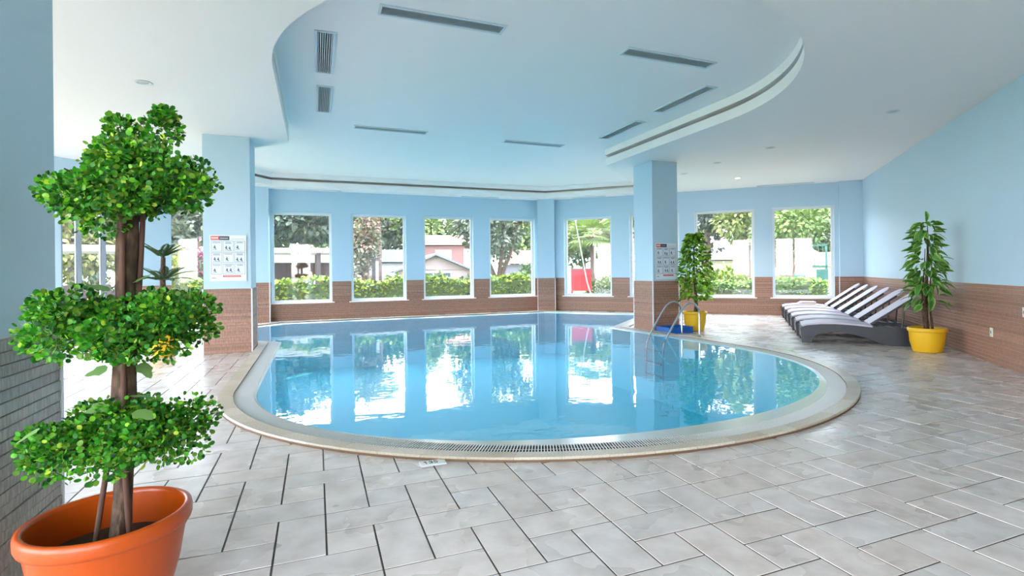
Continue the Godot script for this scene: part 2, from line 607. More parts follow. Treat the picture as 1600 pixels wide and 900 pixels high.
func build_pool() -> void:
	var pool := thing("swimming_pool", "keyhole-shaped indoor pool with pale stone coping and slotted overflow grate", "pool")
	var o0 := pool_outline(0.41, 4.24, 3.97)
	var o1 := pool_outline(0.25, 4.08, 3.85)
	var o2 := pool_outline(0.04, 3.87, 3.65)
	var o3 := pool_outline(0.0, 3.84, 3.40, 2.12)
	var n := o0.size()
	# coping stones, one by one
	var parts := []
	for k in range(0, 72, 2):
		parts.append([o0[k], o0[k + 1], o0[k + 2], o1[k], o1[k + 1], o1[k + 2]])
	for k in range(72, n):
		var j := (k + 1) % n
		var count := int(ceil(o0[k].distance_to(o0[j]) / 0.36))
		for c in count:
			var f0 := float(c) / count
			var f1 := float(c + 1) / count
			var fm := (f0 + f1) * 0.5
			parts.append([o0[k].lerp(o0[j], f0), o0[k].lerp(o0[j], fm), o0[k].lerp(o0[j], f1), o1[k].lerp(o1[j], f0), o1[k].lerp(o1[j], fm), o1[k].lerp(o1[j], f1)])
	for q in parts:
		var s := Shape.new()
		var mid: Vector2 = (q[1] + q[4]) * 0.5
		var shrink := func(p: Vector2) -> Vector2: return mid + (p - mid) * Vector2(0.992, 0.992)
		var y1 := 0.036
		var top := []
		for e in q:
			top.append(shrink.call(e))
		for t in 2:
			s.quad(v3(top[t], y1), v3(top[t + 1], y1), v3(top[t + 4], y1), v3(top[t + 3], y1), Vector3.UP)
			var o: Vector2 = top[1] - top[4]
			s.quad(v3(top[t], y1), v3(top[t + 1], y1), v3(top[t + 1] + o.normalized() * 0.006, y1 - 0.012), v3(top[t] + o.normalized() * 0.006, y1 - 0.012), Vector3(o.x, 0.3, o.y))
			s.quad(v3(top[t] + o.normalized() * 0.006, y1 - 0.012), v3(top[t + 1] + o.normalized() * 0.006, y1 - 0.012), v3(top[t + 1] + o.normalized() * 0.006, 0.018), v3(top[t] + o.normalized() * 0.006, 0.018), Vector3(o.x, 0, o.y))
			s.quad(v3(top[t + 3], y1), v3(top[t + 4], y1), v3(top[t + 4], -0.02), v3(top[t + 3], -0.02), Vector3(-o.x, 0, -o.y))
		for t in [0, 2]:
			var side: Vector2 = top[t] - top[1]
			s.quad(v3(top[t], y1), v3(top[t + 3], y1), v3(top[t + 3], -0.02), v3(top[t], -0.02), Vector3(side.x, 0, side.y))
		obj("coping_stone", s, M.coping[rng.randi() % 3], pool)
	var riser := Shape.new()
	for i in n:
		var j := (i + 1) % n
		var dd := o0[i] - Vector2(POOL_C.x, -10.0)
		riser.quad(v3(o0[i], -0.02), v3(o0[j], -0.02), v3(o0[j], 0.022), v3(o0[i], 0.022), Vector3(dd.x, 0, dd.y))
	obj("brown_riser", riser, mat(rgb(120, 92, 68), 0.5), pool)
	var mortar := Shape.new()
	ring(mortar, o0, 0.026, o1, 0.026, 0, n)
	obj("coping_mortar", mortar, M.mortar, pool)
	# overflow channel and the grate bars over it
	var ch := Shape.new()
	ring(ch, o1, -0.06, o2, -0.06, 0, n)
	for i in n:
		var j := (i + 1) % n
		var c2 := Vector2(POOL_C.x, -10.0)
		var d := o1[i] - c2
		ch.quad(v3(o1[i], 0.03), v3(o1[j], 0.03), v3(o1[j], -0.06), v3(o1[i], -0.06), Vector3(-d.x, 0, -d.y))
		ch.quad(v3(o2[i], 0.022), v3(o2[j], 0.022), v3(o2[j], -0.06), v3(o2[i], -0.06), Vector3(d.x, 0, d.y))
	obj("overflow_channel", ch, M.channel, pool)
	var g := Shape.new()
	for i in n:
		var j := (i + 1) % n
		var along := o1[i].distance_to(o1[j])
		if i > 74 and i < 77:
			continue
		var count := int(along / 0.0235)
		for c in count:
			var f := (c + 0.5) / count
			var a := o1[i].lerp(o1[j], f)
			var b := o2[i].lerp(o2[j], f)
			var dir := (a - b).normalized()
			var mid := (a + b) * 0.5
			var basis := Basis(Vector3(dir.x, 0, dir.y), Vector3.UP, Vector3(-dir.y, 0, dir.x))
			g.box(Vector3(mid.x, 0.022, mid.y), Vector3(a.distance_to(b) - 0.008, 0.006, 0.0100), basis)
	var go := obj("grate_bars", g, M.grate, pool)
	go.set_meta("kind", "stuff")
	go.set_meta("label", "narrow white slotted grate bars")
	var rib := Shape.new()
	for f in [0.03, 0.5, 0.97]:
		var inner := PackedVector2Array()
		var outer := PackedVector2Array()
		for i in n:
			var d := (o1[i] - o2[i])
			inner.append(o2[i] + d * (f - 0.03)); outer.append(o2[i] + d * (f + 0.03))
		ring(rib, inner, 0.0195, outer, 0.0195, 0, n)
	obj("grate_rib", rib, M.grate, pool)
	# wet ledge that the water laps over
	var le := Shape.new()
	ring(le, o2, 0.022, o3, 0.008, 0, n)
	obj("wet_ledge", le, M.ledge, pool)
	# basin
	var ba := Shape.new()
	var low := pool_outline(-0.15, 3.69, 3.25, 2.12)
	for i in n:
		var j := (i + 1) % n
		var c3 := Vector2(POOL_C.x, -10.0) - o3[i]
		ba.quad(v3(o3[i], 0.008), v3(o3[j], 0.008), v3(low[j], -1.35), v3(low[i], -1.35), Vector3(c3.x, 0, c3.y))
	ba.flat_poly(low, -1.35, Vector3.UP)
	obj("basin", ba, M.basin, pool)
	# water
	var w := Shape.new()
	var wo := pool_outline(0.0, 3.84, 3.40, 2.12)
	w.flat_poly(wo, 0.006, Vector3.UP)
	tag(obj("pool_water", w, M.water), "still turquoise water filling the indoor pool", "water")

func v3(p: Vector2, y: float) -> Vector3:
	return Vector3(p.x, y, p.y)

# ------------------------------------------------------------------ ceiling
func tray_outline(e: float) -> PackedVector2Array:
	# e grows the opening outwards
	var o := PackedVector2Array()
	var c := Vector2(3.027, -7.25)
	var r := 3.495 + e
	for k in 61:
		var a := PI * k / 60.0
		o.append(Vector2(c.x - r * cos(a), c.y + r * sin(a)))
	var q := e * 0.414
	o.append(Vector2(c.x + r, -11.4 + q))
	o.append(Vector2(10.0 + e, -14.75 + q))
	o.append(Vector2(7.47 + q, -17.2 - e))
	o.append(Vector2(-1.16 - q, -17.2 - e))
	o.append(Vector2(-1.5 - e, -16.75 - q))
	o.append(Vector2(-3.0 - e, -14.2 + q))
	o.append(Vector2(c.x - r, -11.4 + q))
	return o

func build_ceiling() -> void:
	var ce := structure("ceiling", "white soffit with a raised half-round tray over the pool")
	var lip := tray_outline(0.0)
	var s := Shape.new()
	for p in split_minus(room(), lip, 3.0):
		s.flat_poly(p, SOFFIT, Vector3.DOWN)
	for p in split_minus(room(), lip, 3.0):
		s.flat_poly(p, SOFFIT + 0.03, Vector3.UP)
	obj("soffit", s, M.paint_white, ce)
	# riser: fascia, shadow groove set back, upper band
	var f := Shape.new()
	var back := tray_outline(0.30)
	var n := lip.size()
	var y1 := SOFFIT + 0.17
	var y2 := SOFFIT + 0.25
	for i in n:
		var j := (i + 1) % n
		var c := Vector2(3.0, -10.0) - lip[i]
		var o := Vector3(c.x, 0, c.y)
		f.quad(v3(lip[i], SOFFIT), v3(lip[j], SOFFIT), v3(lip[j], y1), v3(lip[i], y1), o)
		f.quad(v3(lip[i], y2), v3(lip[j], y2), v3(lip[j], TRAY), v3(lip[i], TRAY), o)
		f.quad(v3(lip[i], y1), v3(lip[j], y1), v3(back[j], y1), v3(back[i], y1), Vector3.UP)
		f.quad(v3(lip[i], y2), v3(lip[j], y2), v3(back[j], y2), v3(back[i], y2), Vector3.DOWN)
	obj("tray_fascia", f, M.paint_tray, ce)
	var gr := Shape.new()
	for i in n:
		var j := (i + 1) % n
		var c := Vector2(3.0, -10.0) - lip[i]
		gr.quad(v3(back[i], y1), v3(back[j], y1), v3(back[j], y2), v3(back[i], y2), Vector3(c.x, 0, c.y))
	obj("cove_back", gr, M.paint_tray, ce)
	var t := Shape.new()
	var ro := Shape.new()
	ro.prism(PackedVector2Array([P1 + Vector2(-0.9, -0.7), P2 + Vector2(0.4, -0.7), P3 + Vector2(1.0, 0.0), P4 + Vector2(0.3, 1.0), P5 + Vector2(-1.0, 0)]), TRAY + 0.42, TRAY + 0.6)  # unseen roof; overhang added past the walls to keep sun off the windows
	obj("roof_slab", ro, M.paint_white, ce)
	# ventilation grilles in the tray
	var where := [[0.965, -4.225, 0, "over the round end, on the topiary side"], [3.13, -4.235, 0, "over the round end, on the lounger side"], [0.09, -5.275, 1, "nearer the round end along the west rim"], [0.105, -6.685, 1, "farther from the round end along the west rim"],
		[4.05, -5.225, 2, "nearer the round end along the lounger-side rim"], [4.085, -6.68, 2, "farther from the round end along the lounger-side rim"], [1.0, -7.765, 0, "toward the garden windows, on the first pillar's side"], [3.2, -7.845, 0, "toward the garden windows, on the ladder side"]]
	# the tray plaster, cut open above each grille
	var plaster := [tray_outline(0.05)]
	for w in where:
		var c := Vector2(w[0], w[1]) * EYE
		var hx := 0.095 if w[2] else 0.70
		var hz := 0.70 if w[2] else 0.095
		var cut := PackedVector2Array([c + Vector2(-hx, -hz), c + Vector2(hx, -hz), c + Vector2(hx, hz), c + Vector2(-hx, hz)])
		var next := []
		for p in plaster:
			next.append_array(split_minus(p, cut, c.x) if Geometry2D.intersect_polygons(p, cut).size() else [p])
		plaster = next
	for p in plaster:
		t.flat_poly(p, TRAY, Vector3.DOWN)
	obj("tray", t, M.paint_tray, ce)
	for w in where:
		var v := thing("ceiling_vent", "long slatted air grille in the tray " + w[3], "vent", Vector3(w[0] * EYE, TRAY, w[1] * EYE), [0.0, PI / 2, -PI / 2][w[2]], "air grilles in the tray ceiling")
		var fr := Shape.new()
		for z in [-0.107, 0.107]:
			fr.box(Vector3(0, -0.008, z), Vector3(1.46, 0.016, 0.034))
		for x in [-0.715, 0.715]:
			fr.box(Vector3(x, -0.008, 0), Vector3(0.03, 0.016, 0.19))
		obj("frame", fr, M.vent, v)
		var bk := Shape.new()
		for z in [-0.1, 0.1]:
			bk.box(Vector3(0, 0.17, z), Vector3(1.42, 0.34, 0.01))
		for x in [-0.705, 0.705]:
			bk.box(Vector3(x, 0.17, 0), Vector3(0.01, 0.34, 0.2))
		bk.box(Vector3(0, 0.345, 0), Vector3(1.42, 0.01, 0.21))
		obj("duct", bk, M.duct, v)
		for k in 7:
			var sl := Shape.new()
			sl.box(Vector3(0, -0.004, -0.078 + 0.026 * k), Vector3(1.4, 0.002, 0.016), Basis(Vector3.RIGHT, 0.9))
			obj("slat", sl, M.vent, v)
	# slot diffusers close to the garden walls
	var slots := [[Vector2(0.1, -17.62), 1.3, 0.0, "above the window onto the bar hut"], [Vector2(5.2, -17.62), 1.3, 0.0, "above the window onto the olive tree"], [Vector2(8.75, -16.45), 1.2, -PI / 4, "above the window onto the red board"], [Vector2(13.1, -12.1), 1.55, -PI / 4, "above the loungers' window"]]
	for w in slots:
		var v := thing("slot_diffuser", "thin linear air slot in the soffit " + w[3], "vent", v3(w[0], SOFFIT), w[2], "air slots along the garden walls")
		for z in [-0.032, 0.032]:
			var a := Shape.new()
			a.box(Vector3(0, -0.012, z), Vector3(w[1], 0.024, 0.014))
			obj("rail", a, M.vent, v)
		for x in [-0.5, 0.5]:
			var b := Shape.new()
			b.box(Vector3(x * w[1], -0.012, 0), Vector3(0.014, 0.024, 0.078))
			obj("end_piece", b, M.vent, v)
	# recessed downlights
	var lights := [[Vector2(-1.43, -5.83), "over the topiary side of the pool", false], [Vector2(6.0, -4.04), "over the variegated plant by the socket wall", false], [Vector2(6.1, -5.89), "midway over the loungers' deck", false], [Vector2(7.55, -8.1), "switched on above the ficus and loungers", true],
		[Vector2(6.25, -8.05), "just behind the ladder-side pillar", false], [Vector2(6.13, -7.04), "beside the ladder-side pillar, pool deck", false]]
	for w in lights:
		var p: Vector2 = w[0] * EYE
		var v := thing("downlight", "small round recessed downlight " + w[1], "lamp", v3(p, SOFFIT), 0.0, "recessed ceiling downlights")
		var rim := Shape.new()
		rim.lathe([Vector2(0.062, 0.0), Vector2(0.1, -0.002), Vector2(0.104, -0.008), Vector2(0.085, -0.012), Vector2(0.07, -0.006), Vector2(0.062, 0.0)], 20)
		obj("rim", rim, M.white_metal, v)
		var bulb := Shape.new()
		bulb.lathe([Vector2(0.0, -0.006), Vector2(0.05, -0.005), Vector2(0.066, -0.001)], 20)
		var bm := mat(rgb(190, 190, 186), 0.3)
		if w[2]:
			bm = mat(rgb(255, 250, 235), 0.4)
			bm.emission_enabled = true
			bm.emission = rgb(255, 246, 226)
			bm.emission_energy_multiplier = 4.0
			var l := SpotLight3D.new()
			l.name = "downlight_glow"
			l.position = Vector3(0, -0.03, 0)
			l.rotation.x = -PI / 2
			l.light_energy = 1.6
			l.light_color = Color(1.0, 0.95, 0.86)
			l.light_size = 0.06
			l.spot_range = 30.0
			l.spot_attenuation = 2.0
			l.spot_angle = 60.0
			l.shadow_enabled = true
			v.add_child(l)
		obj("bulb", bulb, bm, v)

# ------------------------------------------------------------------ walls
# a wall along A to B, openings [s0, s1, y0, y1]; its room side is on the inward normal
func wall_axes(a: Vector2, b: Vector2) -> Array:
	var u := (b - a).normalized()
	var n := Vector2(-u.y, u.x)
	if n.dot(Vector2(2.0, -7.0) - a) < 0:
		n = -n
	return [Vector3(u.x, 0, u.y), Vector3(n.x, 0, n.y)]

func build_wall(called: String, label: String, a: Vector2, b: Vector2, holes: Array, tiled := true) -> Node3D:
	var w := structure(called, label)
	var ax := wall_axes(a, b)
	var u: Vector3 = ax[0]
	var n: Vector3 = ax[1]
	var length := a.distance_to(b)
	var bas := Basis(u, Vector3.UP, n)
	var s := Shape.new()
	var top := TRAY + 0.5
	var cuts := [-WALL_T]
	for h in holes:
		cuts.append(h[0]); cuts.append(h[1])
	cuts.append(length + WALL_T)
	for k in cuts.size() - 1:
		var s0: float = cuts[k]
		var s1: float = cuts[k + 1]
		var spans := [[-0.3, top]]
		if k % 2 == 1:
			var h: Array = holes[(k - 1) / 2]
			spans = [[-0.3, h[2]], [h[3], top]]
		for q in spans:
			s.box(v3(a, 0) + u * ((s0 + s1) / 2) + Vector3.UP * ((q[0] + q[1]) / 2) - n * WALL_T / 2, Vector3(s1 - s0, q[1] - q[0], WALL_T), bas)
	obj("painted_wall", s, M.paint_blue, w)
	if tiled:
		courses(w, a, u, n, length, holes)
	return w

func courses(w: Node3D, a: Vector2, u: Vector3, n: Vector3, length: float, holes: Array) -> void:
	var rh := WAINSCOT / ROWS
	var bas := Basis(u, n, u.cross(n))
	var back := Shape.new()
	for r in ROWS:
		var y := (r + 0.5) * rh
		var runs := [[0.0, length]]
		for h in holes:
			if y > h[2] - 0.02 and y < h[3]:
				var last: Array = runs.pop_back()
				runs.append([last[0], h[0]])
				runs.append([h[1], last[1]])
		for q in runs:
			if q[1] - q[0] < 0.02:
				continue
			var out := rng.randf_range(0.012, 0.02)
			var s := Shape.new()
			s.slab(v3(a, y) + u * ((q[0] + q[1]) / 2) + n * (out / 2), Vector3(q[1] - q[0], out, rh - 0.006), 0.004, bas)
			obj("brick_course", s, M.course[rng.randi() % 4], w)
			back.box(v3(a, y) + u * ((q[0] + q[1]) / 2) + n * 0.004, Vector3(q[1] - q[0], rh, 0.008), Basis(u, Vector3.UP, n))
	obj("mortar", back, M.mortar, w)

func window(called: String, label: String, a: Vector2, b: Vector2, h: Array, splits := [], frame_mat: Material = null) -> void:
	var w := structure(called, label)
	var ax := wall_axes(a, b)
	var u: Vector3 = ax[0]
	var n: Vector3 = ax[1]
	var bas := Basis(u, Vector3.UP, n)
	var fm: Material = frame_mat if frame_mat else M.white_metal
	var at := func(s: float, y: float, d: float) -> Vector3: return v3(a, y) + u * s + n * d
	var set_back := -0.13
	var fr := Shape.new()
	var t := 0.05
	fr.box(at.call((h[0] + h[1]) / 2, h[3] - t / 2, set_back), Vector3(h[1] - h[0], t, 0.07), bas)
	fr.box(at.call((h[0] + h[1]) / 2, h[2] + t / 2, set_back), Vector3(h[1] - h[0], t, 0.07), bas)
	for s in [h[0] + t / 2, h[1] - t / 2]:
		fr.box(at.call(s, (h[2] + h[3]) / 2, set_back), Vector3(t, h[3] - h[2] - 2 * t, 0.07), bas)
	obj("frame", fr, fm, w)
	var edges := [h[0] + t]
	for x in splits:
		edges.append(x)
	edges.append(h[1] - t)
	for k in edges.size() - 1:
		var s0: float = edges[k] + (0.03 if k > 0 else 0.0)
		var s1: float = edges[k + 1] - (0.03 if k < edges.size() - 2 else 0.0)
		if k > 0:
			var mu := Shape.new()
			mu.box(at.call(edges[k], (h[2] + h[3]) / 2, set_back), Vector3(0.06, h[3] - h[2] - 2 * t, 0.06), bas)
			obj("mullion", mu, fm, w)
		var ss := Shape.new()
		var r := 0.028
		for y in [h[2] + t + r / 2, h[3] - t - r / 2]:
			ss.box(at.call((s0 + s1) / 2, y, set_back), Vector3(s1 - s0, r, 0.04), bas)
		for x in [s0 + r / 2, s1 - r / 2]:
			ss.box(at.call(x, (h[2] + h[3]) / 2, set_back), Vector3(r, h[3] - h[2] - 2 * t - 2 * r, 0.04), bas)
		obj("sash", ss, fm, w)
		var g := Shape.new()
		g.box(at.call((s0 + s1) / 2, (h[2] + h[3]) / 2, set_back), Vector3(s1 - s0 - 2 * r, h[3] - h[2] - 2 * t - 2 * r, 0.006), bas)
		obj("pane", g, M.glass, w)
	if h[2] > 0.2:
		var si := Shape.new()
		si.slab(at.call((h[0] + h[1]) / 2, h[2] - 0.012, -0.03), Vector3(h[1] - h[0] + 0.14, 0.035, 0.18), 0.006, Basis(u, Vector3.UP, u.cross(Vector3.UP)))
		obj("sill", si, M.sill, w)

func along(a: Vector2, b: Vector2, px: float) -> float:
	# how far along the wall line the sight line through that picture column meets it
	var d := ray(px, 400.0)
	var hit = Geometry2D.line_intersects_line(Vector2.ZERO, Vector2(d.x, d.z), a, (b - a).normalized())
	return (hit - a).dot((b - a).normalized())

func build_walls() -> void:
	var y0 := 0.53
	var y1 := 3.30
	var gl := []
	for q in [[-1.25, 0.46], [1.03, 2.74], [3.31, 5.02], [5.60, 7.30]]:
		gl.append([q[0] - P1.x, q[1] - P1.x, y0, y1])
	build_wall("wall_back", "pale blue garden wall with four tall windows above a brown brick wainscot", P1, P2, gl)
	var names := ["window onto the bar hut and clipped hedge", "window onto the flowering climber and path lamp", "window onto the tiled-roof houses", "window onto the gnarled olive tree"]
	for k in 4:
		window("window_%d" % (k + 1), "white framed " + names[k], P1, P2, gl[k])
	var gr := []
	for q in [[882, 956], [984, 1062], [1086, 1179], [1207, 1304]]:
		gr.append([along(P2, P3, q[0]), along(P2, P3, q[1]), y0, y1])
	build_wall("wall_right_back", "pale blue angled wall with windows beside the loungers", P2, P3, gr)
	names = ["window onto the red board and palm", "narrow-looking window half hidden by the ladder-side pillar", "window onto the dark conifer beside the ficus", "window onto the young tree and basketball board"]
	for k in 4:
		window("window_%d" % (k + 5), "white framed " + names[k], P2, P3, gr[k])
	build_wall("wall_right", "plain pale blue wall with brick wainscot and sockets behind the loungers", P3, P4, [])
	# garden doors on the other angled wall; unseen bays beyond added for daylight
	var gd := [[along(P1, P5, 360.0), along(P1, P5, 268.0), 0.0, 3.32], [along(P1, P5, 222.0), along(P1, P5, 96.0), 0.0, 3.32], [6.3, 9.0, 0.0, 3.6], [9.2, 11.9, 0.0, 3.6], [12.1, 14.8, 0.0, 3.6]]
	if gd[0][0] < 0.35:
		gd[0][0] = 0.35
	build_wall("wall_left", "pale blue angled wall with glazed garden doors behind the topiary", P1, P5, gd)
	window("door_1", "glazed garden door beside the cycad and pink bougainvillea", P1, P5, gd[0], [], M.grey_metal)
	window("door_2", "grey framed sliding garden door behind the topiary", P1, P5, gd[1], [along(P1, P5, 166.0), along(P1, P5, 128.0)], M.grey_metal)
	window("added_door_3", "grey framed glazed bay added unseen for daylight behind the brick-clad pillar", P1, P5, gd[2], [7.65], M.grey_metal)
	window("added_door_4", "grey framed glazed bay added unseen for daylight at the far end of the door wall", P1, P5, gd[3], [10.55], M.grey_metal)
	window("added_door_5", "grey framed glazed bay added unseen for daylight next to the rear wall", P1, P5, gd[4], [13.45], M.grey_metal)
	# unseen wall behind the photographer: a run of glazing added to let daylight in
	var gb := []
	var len := P5.distance_to(P4)
	for k in 6:
		gb.append([0.9 + k * 2.75, 0.9 + k * 2.75 + 2.35, 0.15, 3.5])
	build_wall("wall_rear", "unseen rear wall behind the photographer with glazing added for daylight", P5, P4, gb, false)
	for k in 6:
		window("window_%d" % (k + 9), "tall glazing bay added to the unseen rear wall for daylight", P5, P4, gb[k], [gb[k][0] + 1.17])
	# pilasters in the corners
	pilaster(Vector3(-1.46, 0, -17.72), 0.36, 0.38, 0.0, "narrow blue pilaster beside the bar hut window")
	pilaster(Vector3(7.70, 0, -17.80), 0.60, 0.62, -PI / 8, "blue corner pilaster between the olive and red board windows")
	var along_b := (P3 - P2).normalized()
	var c := P3 - along_b * 0.29
	pilaster(Vector3(c.x, 0, c.y), 0.60, 0.26, -PI / 4, "blue corner pilaster beside the loungers")

func pilaster(at: Vector3, wide: float, deep: float, turn: float, label: String) -> void:
	trims += 1
	var p := pillar("trim_%d" % trims, label, at, wide, deep, turn, SOFFIT)
	p.remove_meta("category")
	p.set_meta("kind", "structure")

func pillar(called: String, label: String, at: Vector3, wide: float, deep: float, turn: float, high: float, stone := "course") -> Node3D:
	var p := thing(called, label, "pillar", at, turn)
	var s := Shape.new()
	s.box(Vector3(0, high / 2, 0), Vector3(wide, high, deep))
	obj("shaft", s, M.paint_blue, p)
	var rh := WAINSCOT / ROWS
	var mb := Shape.new()
	mb.box(Vector3(0, WAINSCOT / 2, 0), Vector3(wide + 0.012, WAINSCOT, deep + 0.012))
	obj("mortar", mb, M.mortar, p)
	for r in ROWS:
		var out := rng.randf_range(0.012, 0.019) * 2.0
		var b := Shape.new()
		b.slab(Vector3(0, (r + 0.5) * rh, 0), Vector3(wide + out, rh - 0.005, deep + out), 0.003)
		obj("brick_course", b, M[stone][rng.randi() % 4], p)
	for x in [-1, 1]:
		for z in [-1, 1]:
			var t := Shape.new()
			t.box(Vector3(x * (wide / 2 + 0.012), WAINSCOT / 2, z * (deep / 2 + 0.012)), Vector3(0.022, WAINSCOT, 0.022))
			obj("corner_bead", t, M.white_metal, p)
	return p

func build_pillars() -> void:
	pillar("pillar", "blue pillar with ribbed brick base close beside the terracotta pot", Vector3(-1.65, 0, -3.25), 0.72, 0.74, 0.0, SOFFIT, "course_grey")
	pillar("pillar", "blue poster pillar at the pool edge, in front of the garden doors", Vector3(-1.50, 0, -11.635), 0.76, 0.89, 0.0, SOFFIT)
	pillar("pillar", "blue poster pillar standing beside the pool ladder", Vector3(7.58, 0, -10.87), 0.70, 0.78, 0.0, SOFFIT)
	poster(Vector3(-1.48, 1.73, -11.172), "first", "white safety poster of nine picture panels on the pillar before the garden doors")
	poster(Vector3(7.585, 1.63, -10.462), "second", "white safety poster of nine picture panels on the ladder-side pillar")

func poster(at: Vector3, _which: String, label: String) -> void:
	var im := Image.create(240, 340, false, Image.FORMAT_RGB8)
	im.fill(rgb(226, 232, 238))
	im.fill_rect(Rect2i(4, 4, 56, 30), rgb(214, 58, 44))
	im.fill_rect(Rect2i(60, 4, 68, 30), rgb(26, 26, 48))
	var r := RandomNumberGenerator.new()
	r.seed = 99
	for k in 5:
		im.fill_rect(Rect2i(10 + k * 9, 12, 6, 13), rgb(250, 236, 230))
	for k in 9:
		im.fill_rect(Rect2i(66 + k * 6, 17, 4, 6), rgb(200, 204, 214))
	for k in 14:
		im.fill_rect(Rect2i(136 + k * 7, 24, 5, 3), rgb(120, 130, 150))
	var ink := rgb(58, 72, 98)
	for row in 3:
		for col in 3:
			var x := 6 + col * 78
			var y := 40 + row * 86
			im.fill_rect(Rect2i(x, y, 72, 80), ink)
			im.fill_rect(Rect2i(x + 2, y + 2, 68, 76), rgb(218, 226, 234))
			for l in 2 + (row + col) % 2:
				var wide := r.randi_range(36, 58)
				im.fill_rect(Rect2i(x + (72 - wide) / 2, y + 7 + l * 6, wide, 3), rgb(110, 120, 140))
			# small figures: heads, bodies, limbs
			for fgr in 1 + (row + col) % 2:
				var cx := x + 22 + fgr * 26 + r.randi_range(-4, 4)
				var cy := y + 44 + r.randi_range(-3, 5)
				im.fill_rect(Rect2i(cx - 3, cy - 8, 7, 7), ink)
				im.fill_rect(Rect2i(cx - 5, cy, 11, 14), ink)
				for k in 12:
					im.fill_rect(Rect2i(cx + k - 2, cy + 12 + k / 2, 3, 3), ink)
					im.fill_rect(Rect2i(cx - k, cy + 2 + k / 2, 3, 2), ink)
				im.fill_rect(Rect2i(cx - 12, cy + 21, 26, 3), rgb(90, 104, 128))
	im.fill_rect(Rect2i(84, 300, 120, 14), rgb(196, 56, 62))
	for k in 12:
		im.fill_rect(Rect2i(92 + k * 9, 305, 6, 4), rgb(236, 200, 200))
	for k in 6:
		im.fill_rect(Rect2i(8 + k * 5, 316, 4, 5), ink)
	var m := mat(Color(1, 1, 1), 0.3)
	m.albedo_texture = ImageTexture.create_from_image(im)
	var p := thing("safety_poster", label, "poster", at)
	var q := Shape.new()
	q.quad(Vector3(-0.285, -0.41, 0.0045), Vector3(0.285, -0.41, 0.0045), Vector3(0.285, 0.41, 0.0045), Vector3(-0.285, 0.41, 0.0045), Vector3.BACK)
	obj("print", q, m, p)
	var bk := Shape.new()
	bk.box(Vector3(0, 0, 0.002), Vector3(0.585, 0.835, 0.004))
	obj("board", bk, M.plate, p)

# ------------------------------------------------------------------ loungers
func build_loungers() -> void:
	var dir := Vector3(0.668, 0, 0.744).cross(Vector3.UP)   # along the wall
	var t0 := make_lounger()
	var wall_dir := Vector2(P3 - P4).normalized()
	var nrm := Vector2(0.744, 0.668)
	var order := ["next to the variegated plant", "second from the variegated plant", "third from the variegated plant", "fourth from the variegated plant", "second from the corner pilaster", "next to the corner pilaster, holding a towel"]
	for k in 6:
		var o: Node3D = t0
		if k > 0:
			o = t0.duplicate()
			o.name = numbered("sun_lounger")
			add_child(o)
		# foot end on the deck, head end towards the wall
		var s := 11.92 + 1.09 * k
		var foot := Vector2(s + 0.70, -s + 0.70) / sqrt(2.0)
		foot += wall_dir * 0.0 - nrm * 0.03 * k
		o.position = Vector3(foot.x, 0.0, foot.y)
		o.rotation.y = -PI / 4
		tag(o, "charcoal resin sun lounger with raised back, " + order[k], "sun lounger", "sun loungers lined up by the wall")
	var k5 := 11.92 + 1.09 * 5
	var tw := thing("folded_towel", "beige folded towel lying on the lounger next to the corner pilaster", "towel", Vector3((k5 + 1.35) / sqrt(2.0) - 0.1, 0.392, (-k5 + 1.35) / sqrt(2.0) - 0.1), -PI / 4)
	var s2 := Shape.new()
	for l in 3:
		s2.slab(Vector3(0.02 * l, 0.014 + 0.026 * l, 0.01 * l), Vector3(0.5 - 0.06 * l, 0.026, 0.36 - 0.03 * l), 0.008, Basis(Vector3.UP, 0.08 * l))
	obj("folds", s2, M.towel, tw)

